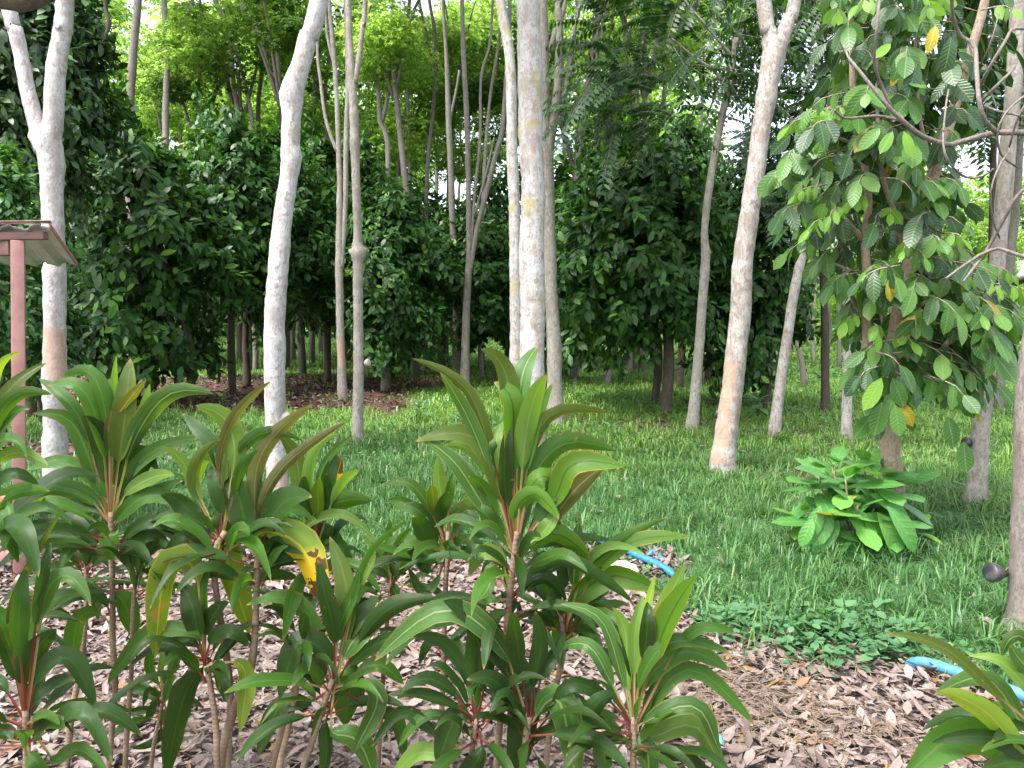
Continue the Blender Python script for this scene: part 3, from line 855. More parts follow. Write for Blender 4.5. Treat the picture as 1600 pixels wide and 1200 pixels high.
# rows farther back: one tree, copied
far_proto = dark_tree('orchard_tree', 'dark orchard tree in the farther rows, trunk in shade', 'tree', (0, 0, 0), (2.2, 2.2, 2.2), 3.9, 31, 300, .34, .12, tpl=T_MANGO_LO, group='far rows of dark orchard trees', per=12)
spots = []
for r_, Y in enumerate((26.5, 31)):
    for k in range(-6, 7):
        X = k * 4.1 + (r_ % 2) * 1.7 + random.uniform(-.5, .5)
        q = X / Y
        if -.62 < q < .27:
            spots.append((X, Y + random.uniform(-.7, .7)))
for i, (X, Y) in enumerate(spots):
    o = far_proto if i == 0 else copy_tree(far_proto)
    o.location = (X, Y, 0)
    o.rotation_euler.z = random.uniform(0, 6.28)
    s = random.uniform(.85, 1.12)
    o.scale = (s, s, s)
    o['label'] = ('dark orchard tree ' + ('one row' if Y < 29 else 'two rows') + ' behind the front, ' + between(X / Y))

# ------------------------------------------------------------------ pale-trunked trees traced from their outlines
FEET = []
crown_bank = [rubber_crown(s) for s in (101, 102, 103, 104)]
for me, _ in crown_bank:
    me.materials.append(M['rubber'])
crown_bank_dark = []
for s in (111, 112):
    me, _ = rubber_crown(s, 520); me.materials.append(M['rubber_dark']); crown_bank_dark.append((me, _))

def limbs_mesh(limbs, Y, base, n, sides, wob, seed, ext=0.0, knots=(), panel=None, foot_brown=0.0):
    parts, tops = [], []
    for li, L in enumerate(limbs):
        P, R = [], []
        for q in L:
            dY = q[3] if len(q) > 3 else 0
            P.append(at(q[0], q[1], Y + dY) - base); R.append(q[2] / 2 / FPX * (Y + dY))
        if li == 0:
            P[0] = np.array([P[0][0], 0, -.10]); r0 = R[0]; R[0] = r0 * 1.28
            up = P[1] - P[0]
            P.insert(1, P[0] + up * min(.5, .24 / max(up[2], .1))); R.insert(1, r0 * .98)
        if ext and L[-1][1] <= 10:
            d = unit(P[-1] - P[-2]); d = unit(d + np.array([0, 0, .35]))
            P.append(P[-1] + d * ext); R.append(R[-1] * .55)
        tops.append(P[-1])
        L_ = float(np.sum(np.linalg.norm(np.diff(np.array(P), axis=0), axis=1)))
        parts.append(tube(P, R, max(8, int(L_ * n)), sides if li == 0 else max(7, sides - 3), wob, seed + li, knots=knots if li == 0 else ()))
    V, Q, T = merge(parts)
    at_ = {}
    if panel:
        y0, y1, lo, hi = panel      # pixel rows and the share of the width, -1 left edge .. 1 right edge
        W = V + base
        d = W - C0
        ux = d[:, 0] / d[:, 1] * FPX + 800
        zc = np.array([at(800, y, Y)[2] for y in (y0, y1)])
        L = np.array(limbs[0], dtype=object)
        ctr = np.interp(-W[:, 2], [-at(q[0], q[1], Y)[2] for q in limbs[0]][::-1][::-1] if False else sorted([-at(q[0], q[1], Y)[2] for q in limbs[0]]), [q[0] for q in sorted(limbs[0], key=lambda q: -at(q[0], q[1], Y)[2])])
        wid = limbs[0][1][2] * .5
        rel = (ux - ctr) / wid
        f = sstep(zc[1] - .06, zc[1] + .06, W[:, 2]) * (1 - sstep(zc[0] - .12, zc[0] + .12, W[:, 2]))
        f = f * sstep(lo - .2, lo + .2, rel) * (1 - sstep(hi - .2, hi + .2, rel)) * (V[:, 1] < 0.02)
        at_['panel'] = f
    at_['foot_brown'] = foot_brown * (1 - sstep(.0, .35, V[:, 2]))
    return raw_mesh('trunk', V, [Q, T], None, at_), tops

def pale_tree(label, limbs, mat, name='rubber_tree', n=18, sides=18, wob=.07, seed=0, ext=3.0, knots=(), panel=None, Y=None, crown=1.0, foot_brown=.6, dark=False, group='pale trunked trees', cat='tree'):
    b0 = limbs[0][0]
    if Y is None:
        Y = float(gnd(b0[0], b0[1])[1])
    base = at(b0[0], b0[1], Y); base[2] = 0
    if Y < 16:
        FEET.append((float(base[0]), float(Y), limbs[0][0][2] / FPX * Y))
    th = thing(name, label, cat, base, group)
    me, tops = limbs_mesh(limbs, Y, base, n, sides, wob, seed, ext, knots, panel, foot_brown)
    link('trunk', me, M[mat], th)
    if crown:
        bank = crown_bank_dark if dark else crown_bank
        for k, t in enumerate(tops):
            if t[2] < 4.0:
                continue
            o = bpy.data.objects.new('crown', bank[(seed + k) % len(bank)][0])
            col.objects.link(o); o.parent = th; o['kind'] = 'stuff'
            # crown foot stays above the part of the trunk that shows
            zmin = CAM_H + Y * .43 + 2.2 * crown
            o.location = (t[0] * 1.0, t[1], max(t[2] + .4, zmin))
            o.rotation_euler.z = random.uniform(0, 6.28)
            cs = crown * (.55 if Y < 13 else 1); o.scale = (cs, cs, cs * .8)
    return th

pale_tree('forked pale mottled tree trunk at far left rising behind the shed roof', [
    [(88, 765, 40), (86, 690, 35), (86, 600, 35), (86, 500, 32), (86, 420, 31), (83, 330, 31), (80, 260, 34), (73, 222, 40), (62, 205, 38)],
    [(72, 235, 34), (58, 195, 25), (45, 150, 22), (35, 100, 21), (22, 40, 21), (12, 2, 21)],
    [(74, 235, 34), (83, 190, 28), (85, 140, 29), (88, 100, 27), (97, 50, 25), (101, 0, 25)]], 'bark_white', seed=1, crown=.8, foot_brown=.3,
    knots=((.62, 1.5, .18, .02), (.9, 4, .1, .03)), panel=(505, 590, -1.2, 1.2))
pale_tree('leaning white trunk with two knots, bare orange bark at its foot, left of center', [
    [(436, 785, 38), (433, 735, 34), (429, 640, 32), (429, 520, 31), (434, 430, 30), (441, 350, 28), (449, 290, 28), (453, 262, 29), (455, 244, 32), (454, 226, 29), (456, 175, 30), (456, 148, 38), (461, 128, 33), (470, 102, 29), (482, 55, 28), (500, -5, 27)],
    [(458, 152, 30), (447, 146, 24), (440, 141, 13)], [(452, 250, 26), (462, 245, 17), (469, 243, 9)], [(440, 655, 20), (449, 650, 15), (453, 648, 8)]], 'bark_white', seed=2, crown=.9, foot_brown=.2,
    knots=((.78, 0.2, .18, .014), (.675, 3.1, .2, .013), (.2, 3.1, .14, .015)), panel=(722, 800, -1.3, 1.3))
pale_tree('slim pale pole trunk with one knob halfway, standing alone in the grass', [
    [(560, 696, 19), (559, 650, 17.5), (560, 560, 16), (559, 460, 15), (560, 412, 16), (560, 396, 25), (559, 380, 15), (559, 365, 13), (557, 300, 13), (553, 180, 14), (549, 120, 13), (546, 60, 10), (544, 0, 9)],
    [(554, 130, 10), (561, 90, 9), (567, 40, 8), (571, 0, 7)],
    [(560, 397, 16), (551, 394, 12), (547, 390, 7)], [(560, 397, 16), (568, 393, 12), (572, 388, 7)]], 'bark_grey', seed=3, n=22, sides=12, crown=.8, dark=True,
    knots=((.46, 1.5, .35, .012), (.3, 3, .12, .01)))
pale_tree('thin brownish pale trunk splitting into many thin stems, left of the slim pole trunk', [
    [(536, 628, 17), (533, 560, 13), (531, 480, 12), (530, 400, 12), (531, 300, 9), (529, 230, 8), (526, 150, 7), (521, 80, 7), (514, 0, 6)],
    [(533, 420, 9), (539, 330, 8), (541, 210, 8), (544, 120, 8), (541, 0, 8)],
    [(528, 240, 6), (510, 190, 5), (500, 120, 5), (496, 80, 4), (499, 0, 4)],
    [(528, 120, 5), (512, 60, 4.5), (508, 0, 4)]], 'bark_grey', seed=4, n=8, sides=10, crown=.9, dark=True, knots=((.38, 1.5, .3, .012),), panel=(530, 575, -1, 1))
pale_tree('slender grey trunk fanning into several thin stems, left of the center trunks', [
    [(727, 612, 17), (727, 560, 14), (729, 480, 12), (733, 400, 10), (732, 300, 8), (729, 180, 8), (724, 80, 7), (722, 0, 6)],
    [(733, 430, 9), (745, 360, 8), (760, 300, 8), (775, 240, 8), (785, 200, 7), (792, 100, 6), (797, 0, 6)],
    [(735, 400, 6), (742, 300, 5), (750, 220, 5), (752, 120, 4), (765, 70, 4), (770, 0, 4)],
    [(740, 340, 4), (760, 270, 4), (772, 215, 3)]], 'bark_grey2', seed=5, n=7, sides=10, crown=.9, dark=True)
pale_tree('grey companion trunk leaning from behind the fan of thin stems', [
    [(716, 598, 15), (714, 520, 14), (713, 420, 12), (707, 340, 10), (704, 260, 9), (701, 180, 9), (697, 80, 6), (692, 0, 5)],
    [(702, 190, 5), (712, 145, 4), (718, 110, 4)]], 'bark_grey2', seed=6, n=7, sides=10, crown=.9, dark=True)
pale_tree('thick white center trunk blotched with yellow and orange lichen', [
    [(832, 742, 44), (832, 690, 40), (832, 600, 39), (832, 480, 38), (832, 380, 38), (833, 290, 38), (829, 200, 37), (828, 100, 36), (825, 0, 36)]], 'bark_lichen', seed=7, crown=.9, foot_brown=.25, panel=(660, 715, .2, 1.3))
pale_tree('narrow lichen spotted trunk at the left of the thick center trunk', [
    [(806, 700, 22), (806, 600, 20), (806, 480, 19), (805, 380, 18), (801, 250, 17), (798, 120, 16), (793, 60, 15), (782, 0, 15)]], 'bark_lichen', seed=8, crown=.8)
pale_tree('grey knotted trunk forking high, just right of the thick center trunk', [
    [(868, 668, 30), (867, 620, 25), (866, 540, 23), (861, 460, 20), (859, 380, 18), (858, 300, 17), (857, 240, 17), (866, 180, 14), (873, 120, 14), (874, 60, 13), (873, 0, 12)],
    [(856, 250, 14), (852, 180, 14), (851, 90, 14), (848, 0, 14)],
    [(868, 180, 10), (884, 140, 9), (892, 90, 9), (899, 30, 7), (908, 0, 6)],
    [(859, 80, 9), (868, 50, 8), (878, 20, 8), (884, -4, 8)]], 'bark_grey', seed=9, n=10, sides=13, crown=.9, dark=True, knots=((.28, 3, .2, .02), (.42, .5, .2, .02)))
pale_tree('thick pale trunk forked at top with bare orange bark low down, right of center', [
    [(1129, 745, 42), (1132, 700, 37), (1140, 640, 34), (1147, 580, 33), (1156, 500, 32), (1160, 420, 31), (1170, 340, 29), (1182, 260, 28), (1191, 190, 28), (1201, 130, 31), (1210, 85, 36), (1212, 60, 34)],
    [(1208, 95, 26), (1201, 50, 22), (1193, 0, 22)],
    [(1212, 90, 26), (1224, 55, 22), (1236, 20, 20), (1243, -6, 20)]], 'bark_pink', seed=10, crown=.9, foot_brown=.35, panel=(560, 722, -1.4, .35),
    knots=((.06, 0, .12, .02), (.86, 1.5, .1, .02)))
th_g = pale_tree('thin leaning pale trunk topped by dark fern-like leaves, right of center', [
    [(1079, 678, 21), (1085, 630, 17), (1091, 560, 15), (1097, 480, 14), (1102, 410, 15), (1101, 360, 11), (1107, 300, 12), (1119, 230, 11), (1133, 160, 11), (1142, 122, 10), (1150, 60, 9)],
    [(1138, 140, 6), (1115, 110, 5), (1085, 90, 4), (1050, 60, 3)],
    [(1142, 122, 6), (1165, 135, 5), (1185, 138, 5)],
    [(1146, 90, 5), (1120, 60, 4), (1090, 25, 4), (1070, 0, 3)]], 'bark_grey', seed=11, n=12, sides=12, crown=0, ext=.8, knots=((.48, 3.1, .3, .012),))
pale_tree('smooth white trunk leaning right, between the thick forked trunk and the large leaved tree', [
    [(1209, 684, 20), (1214, 640, 17), (1222, 580, 16), (1231, 520, 16), (1240, 460, 15), (1251, 410, 14), (1262, 360, 13), (1285, 260, 12), (1305, 150, 11), (1320, 50, 10), (1328, -20, 9)]], 'bark_pink', seed=12, n=12, sides=12, crown=.8, dark=True)
pale_tree('slim pale trunk half hidden by the hanging leaves of the large leaved tree', [
    [(1323, 694, 18), (1323, 640, 15), (1325, 560, 15), (1324, 480, 14), (1327, 400, 13), (1324, 280, 12), (1325, 150, 11), (1326, -10, 10)]], 'bark_pink', seed=13, n=10, sides=12, crown=.8, dark=True)
pale_tree('tall grey white trunk with a tapped band, right of the large leaved tree', [
    [(1521, 795, 36), (1527, 740, 28), (1534, 660, 25), (1541, 590, 24), (1549, 500, 22), (1557, 420, 22), (1566, 330, 24), (1574, 240, 23), (1582, 150, 22), (1588, 70, 22), (1592, -10, 22)]], 'bark_grey', seed=14, crown=.8, panel=(596, 622, -1.2, 1.2), foot_brown=.5)
pale_tree('dull grey trunk farther back at right edge behind the tall grey white trunk', [
    [(1562, 642, 15), (1563, 560, 13), (1571, 450, 16), (1584, 330, 16), (1592, 200, 15), (1599, 80, 14), (1604, -5, 13)]], 'bark_grey2', seed=15, n=8, sides=10, crown=.9, dark=True)
for i, (lab, L, m) in enumerate([
    ('thin dark trunk leaning left in the sunny grass at right', [(1258, 607, 11), (1252, 560, 9), (1243, 530, 8), (1236, 505, 7), (1230, 440, 6)], 'bark_grey2'),
    ('straight dark trunk in the sunny grass at right, thickest of the far ones there', [(1289, 600, 12), (1289, 540, 11), (1290, 480, 11), (1288, 420, 9), (1290, 330, 8)], 'bark_grey2'),
    ('thin far trunk right of the straight dark trunk in the sunny grass', [(1311, 573, 7), (1311, 520, 6), (1310, 460, 6), (1312, 380, 5), (1316, 300, 4)], 'bark_grey2'),
    ('thin pale trunk far away in the bright field at right', [(1271, 566, 6), (1270, 530, 5), (1271, 490, 4.5), (1274, 460, 4), (1277, 430, 3)], 'bark_pink')]):
    pale_tree(lab, [L], m, seed=40 + i, n=4, sides=8, ext=0, crown=0, group='far trunks in the sunny grass')
# trunks of the tall trees behind the orchard, seen above its crowns
BACK = [
    ('brown trunk high behind the orchard at upper left', [[(203, 400, 16), (204, 250, 14), (203, 165, 13), (207, 100, 13), (212, 40, 12), (216, -5, 11)]], 24, 'bark_grey2'),
    ('pale forked trunk high behind the orchard, right of the brown one at upper left', [[(260, 400, 12), (259, 250, 10), (259, 170, 10), (261, 80, 9), (256, 0, 9)], [(262, 75, 6), (275, 48, 5), (290, 25, 5), (302, -3, 5)]], 25, 'bark_grey'),
    ('thin crooked pale stems leaning left, upper left canopy', [[(398, 300, 8), (396, 220, 7), (392, 175, 6), (380, 120, 5), (365, 70, 5), (345, 20, 5), (333, -5, 5)], [(378, 260, 8), (374, 190, 8), (366, 140, 7), (358, 60, 6), (338, 0, 5)]], 26, 'bark_grey'),
    ('slim grey trunk curving left beside the leaning white trunk at the top', [[(448, 320, 8), (440, 200, 7), (436, 130, 7), (428, 80, 7), (418, 30, 6), (408, -5, 6)], [(412, 300, 7), (403, 180, 7), (410, 90, 6), (402, 0, 5)]], 27, 'bark_grey2'),
    ('thin forked trunk in the canopy right of the slim pole trunk', [[(606, 400, 8), (606, 300, 8), (605, 215, 8), (594, 195, 7), (590, 130, 7), (576, 95, 6), (570, 50, 5), (580, -5, 5)], [(597, 190, 6), (606, 150, 6), (612, 80, 5), (614, 0, 5)]], 24, 'bark_grey'),
    ('leaning grey brown trunk in the bright canopy right of the center trunks', [[(898, 420, 12), (902, 300, 12), (905, 240, 11), (914, 170, 10), (922, 110, 9), (931, 50, 9), (938, -5, 8)], [(924, 120, 6), (938, 60, 5), (950, 0, 4)]], 22, 'bark_grey2'),
    ('thin brown trunk in the bright canopy between the grey trunk and the fern-like leaves', [[(928, 420, 7), (931, 250, 6), (938, 160, 5), (946, 90, 4), (962, 0, 4)]], 26, 'bark_grey2'),
    ('slender trunk with spreading branches above the orchard left of the center trunks', [[(664, 420, 7), (668, 260, 6), (678, 160, 6), (680, 60, 5), (670, -5, 5)], [(679, 120, 4), (668, 60, 4), (655, 0, 4)]], 25, 'bark_grey2'),
    ('thin pale trunk in the canopy above the thin stems', [[(640, 420, 7), (640, 250, 6), (636, 150, 6), (630, 110, 5), (640, 0, 5)]], 28, 'bark_grey')]
BACK += [
    ('thin pale stem rising between the fan of thin stems and the thick center trunk', [[(752, 420, 6), (757, 260, 5.5), (766, 150, 5), (780, 60, 4.5), (784, -5, 4)]], 24, 'bark_grey'),
    ('thin dark stem in the canopy just right of the leaning white trunk top', [[(508, 420, 6), (512, 260, 6), (508, 150, 5), (516, 60, 5), (510, -5, 4)]], 27, 'bark_grey2'),
    ('slim stem in the bright canopy right of the high pale forked trunk', [[(318, 420, 7), (316, 250, 6), (310, 140, 5), (318, 60, 5), (312, -5, 4)]], 26, 'bark_grey2'),
    ('thin forked stem behind the fern-like leaves', [[(985, 420, 7), (988, 260, 6), (994, 150, 5), (1002, 60, 5), (1010, -5, 4)], [(993, 160, 4), (980, 90, 4), (972, 0, 3)]], 24, 'bark_grey2')]
for i, (lab, limbs, Y, m) in enumerate(BACK):
    limbs[0].insert(0, (limbs[0][0][0], 540, limbs[0][0][2] * 1.15))
    pale_tree(lab, limbs, m, seed=60 + i, n=3, sides=8, ext=3, Y=Y, crown=1.35, group='tall trees behind the orchard')

# leaves and taller grass gathered round the trunk feet
def feet_litter(n):
    f = np.array(FEET)[rng.integers(0, len(FEET), n)]
    a = rng.uniform(0, 2 * np.pi, n); r = f[:, 2] * .5 + .35 * rng.random(n) ** 1.5
    return f[:, 0] + np.cos(a) * r, f[:, 1] + np.sin(a) * r
litter('fallen_leaves', 520, feet_litter, .10, M['dry_red'], .06)
def feet_grass():
    n = 1400
    f = np.array(FEET)[rng.integers(0, len(FEET), n)]
    a = rng.uniform(0, 2 * np.pi, n); r = f[:, 2] * .55 + .12 * rng.random(n)
    P = np.stack([f[:, 0] + np.cos(a) * r, f[:, 1] + np.sin(a) * r, 0 * a], 1)
    D = np.stack([np.cos(a) * .5 + .3 * rng.normal(size=n), np.sin(a) * .5 + .3 * rng.normal(size=n), rng.uniform(.5, 1.4, n)], 1)
    V, F, uv, r_ = scatter(leaf_template(.06, 3, .05, .3, .3, .6), P, frames(D, rand_dirs(n)), rng.uniform(.08, .24, n))
    link('grass', raw_mesh('grass', V, F, uv, {'rnd': r_, 'tint': np.full(len(V), .5)}), M['grass'], kind='stuff')
feet_grass()

# fern-like crown of the thin leaning tree and of its dark neighbour
def fronds(name, anchors, Y, base, th, mat, L=.8, leaflet=.15, per=13):
    P, D, N = [], [], []
    stems_ = []
    for (px, py, ang) in anchors:
        p0 = at(px, py, Y + rng.uniform(-1.1, .9)) - base
        az = math.radians(ang) + rng.normal(0, .35)
        d = np.array([math.cos(az), rng.uniform(-.7, .3), math.sin(az) * .7 - .05]); d = unit(d)
        l_ = L * rng.uniform(.7, 1.2)
        t = np.linspace(.12, 1, per)
        pts = p0 + d * (t * l_)[:, None] + np.array([0, 0, -1]) * (t ** 2 * l_ * .35)[:, None]
        tan = unit(d - np.array([0, 0, .7]) * t[:, None])
        nn = unit(np.cross(np.cross(tan, np.array([0, 0, 1.0])), tan))
        sd = np.cross(tan, nn)
        stems_.append(tube([p0, pts[per // 2], pts[-1]], [.006, .005, .002], 6, 4))
        for s in (-1, 1):
            P.append(pts); D.append(sd * s + tan * .45 + np.array([0, 0, -.35])); N.append(nn + .25 * rand_dirs(per))
    P, D, N = np.vstack(P), np.vstack(D), np.vstack(N)
    link('crown', leaf_mesh('crown', leaf_template(.36, 2, .1, .15), P, frames(D, N), leaflet * rng.uniform(.75, 1.15, len(P))), M[mat], th, 'stuff')
    V, Q, T = merge(stems_)
    link('leaf_stalks', raw_mesh('leaf_stalks', V, [Q, T]), M['bark_grey2'], th, 'stuff')
Yg = float(gnd(1079, 678)[1]); bg_ = at(1079, 678, Yg); bg_[2] = 0
anch = []
for _ in range(200):
    x = rng.uniform(925, 1190); y = rng.uniform(-40, 200)
    if y > 225 - abs(x - 1060) * .35:
        continue
    anch.append((x, y, 180 + rng.normal(0, 60) if x < 1080 else rng.normal(0, 60)))
for _ in range(16):
    anch.append((rng.uniform(900, 1010), rng.uniform(110, 175), 185 + rng.normal(0, 18)))
fronds('crown', anch, Yg, bg_, th_g, 'pinnate')
th_n = pale_tree('dark feathery tree between the thick forked trunk and the large leaved tree', [
    [(1290, 640, 14), (1289, 520, 12), (1285, 400, 11), (1284, 250, 9), (1282, 100, 8), (1280, -20, 7)]], 'bark_dark', seed=70, name='feathery_tree', Y=14.0, crown=0, n=8, sides=9, group=None)
bn = at(1290, 640, 14.0); bn[2] = 0
anch = []
for _ in range(420):
    x = rng.normal(1285, 52); y = rng.uniform(-60, 335)
    anch.append((x, y, 200 + rng.normal(0, 70) if x < 1285 else rng.normal(-20, 70)))
fronds('crown', anch, 14.0, bn, th_n, 'pinnate', L=.85, leaflet=.17)
th_r = pale_tree('dark feathery tree behind the bare branches at upper right', [
    [(1540, 640, 14), (1545, 520, 12), (1550, 400, 11), (1552, 250, 9), (1554, 100, 8), (1555, -20, 7)]], 'bark_dark', seed=71, name='feathery_tree', Y=13.0, crown=0, n=8, sides=9, group=None)
br_ = at(1540, 640, 13.0); br_[2] = 0
fronds('crown', [(rng.normal(1545, 40), rng.uniform(-50, 190), rng.uniform(0, 360)) for _ in range(170)], 13.0, br_, th_r, 'pinnate', L=.8, leaflet=.16)

# ------------------------------------------------------------------ the wood behind
back_proto = []
def back_tree(X, Y, zc, s, k, dark, label, group):
    th = thing('forest_tree', label, 'tree', (X, Y, 0), group)
    ln = random.uniform(-.8, .8)
    tb = [tube([(0, 0, -.2), (ln * .3, 0, zc * .5), (ln, 0, zc)], [.13, .10, .06], 10, 7, .06, k)]
    for j in range(3):
        a = random.uniform(0, 6.28)
        tb.append(tube([(ln * .8, 0, zc * .8), (ln + math.cos(a) * .7, math.sin(a) * .7, zc + .4), (ln + math.cos(a) * 1.5, math.sin(a) * 1.5, zc + 1.8)], [.06, .045, .015], 7, 5))
    V, Q, T = merge(tb)
    link('trunk', raw_mesh('trunk', V, [Q, T]), M['bark_grey2'], th)
    bank = crown_bank_dark if dark else crown_bank
    o = bpy.data.objects.new('crown', bank[k % len(bank)][0])
    col.objects.link(o); o.parent = th; o['kind'] = 'stuff'
    o.location = (ln, 0, zc + .3); o.rotation_euler.z = random.uniform(0, 6.28); o.scale = (s, s, s)
n_back = 0
for Y, zlo, zhi, step, s in ((25, 7, 11.5, 2.3, 1.05), (31, 7, 14.5, 2.4, 1.25), (38, 7, 17, 2.8, 1.5), (48, 8, 21, 3.5, 2.0), (60, 8, 26, 4.6, 2.6)):
    X = -Y * .74
    while X < Y * (.20 if Y < 36 else .24):
        q = X / Y
        if not (-.02 < q < .12 and random.random() < .25):
            dk = random.random() < (.30 if q < -.4 else .15)
            back_tree(X + random.uniform(-1, 1), Y + random.uniform(-2, 2), random.uniform(zlo, zhi), s * random.uniform(.8, 1.15), n_back, dk,
                      ('deep green' if dk else 'light green') + ' tree, ' + {25: 'nearest', 31: 'second', 38: 'third', 48: 'fourth', 60: 'farthest'}[Y] + ' row behind the orchard, ' + between(q), 'trees of the wood behind the orchard')
        n_back += 1
        X += step * random.uniform(.8, 1.3)
for i, (px, Y, zc, s) in enumerate([(1260, 52, 4.0, 1.4), (1300, 46, 4.6, 1.0), (1235, 40, 4.4, 1.0), (1460, 30, 3.6, 1.0), (1500, 34, 4.5, 1.0), (1560, 29, 3.8, 1.0), (1340, 60, 4.5, 1.7), (1420, 65, 5, 1.9), (1600, 40, 7, 1.6), (1530, 60, 5.5, 1.4), (1660, 30, 4.5, 1.3), (1380, 34, 4.5, 1.2), (1395, 40, 7.5, 1.5), (1350, 30, 6.5, 1.3)]):
    p = at(px, 500, Y)
    back_tree(float(p[0]), Y, zc, s, i, i % 3 == 1, ('small ' if s < 1.15 else 'bigger ') + ('deep' if i % 3 == 1 else 'light') + ' green tree ' + ('near behind' if Y < 36 else 'far beyond') + ' the sunny grass, ' + between(p[0] / Y), 'trees beyond the sunny grass')
# far hedge of undergrowth that closes the view
def hedge():
    n = 26000
    a = rng.uniform(-.95, .95, n)
    Y = rng.uniform(72, 88, n)
    X = np.tan(a * .78) * Y
    top = np.clip(4.2 + 1.6 * wavy(X, Y * .1, .12) + 2.5 * (X < 12), 1.5, 12)
    Z = rng.random(n) ** .8 * top
    P = np.stack([X, Y, Z], 1)
    D = rand_dirs(n) + np.array([0, 0, -.3])
    link('far_undergrowth', leaf_mesh('far_undergrowth', leaf_template(.6, 2, .1, .2), P, frames(D, np.array([0, -.4, .9]) + .4 * rand_dirs(n)), rng.uniform(.5, 1.1, n)), M['far'], kind='stuff')
hedge()

# ------------------------------------------------------------------ large-leaved tree at right
def lk_leaf(mat, k):
    nw = .74 if mat == 'lk_new' else 1
    tp = leaf_template(*((.50 * nw, 5, .10, .16), (.44 * nw, 5, .2, .34), (.54 * nw, 5, .05, .10))[k], pw=.75, tipw=.62)
    me = raw_mesh('leaf', tp[0], tp[1], tp[2]); me.materials.append(M[mat]); return me
LK = {m: [lk_leaf(m, k) for k in range(3)] for m in ('lk_mid', 'lk_dark', 'lk_new', 'lk_old', 'shrub', 'shrub_old')}
TPL_LK = leaf_template(.50, 4, .12, .2, pw=.75, tipw=.62)

def place_leaf(me, th, P, D, N, size, base=None):
    o = bpy.data.objects.new('leaf', me)
    col.objects.link(o); o.parent = th
    F = frames(np.asarray(D, float)[None], np.asarray(N, float)[None])[0] * size
    m = Matrix(F.tolist()).to_4x4()
    m.translation = Vector([float(x) for x in (np.asarray(P) - (0 if base is None else base))])
    o.matrix_local = m
    return o

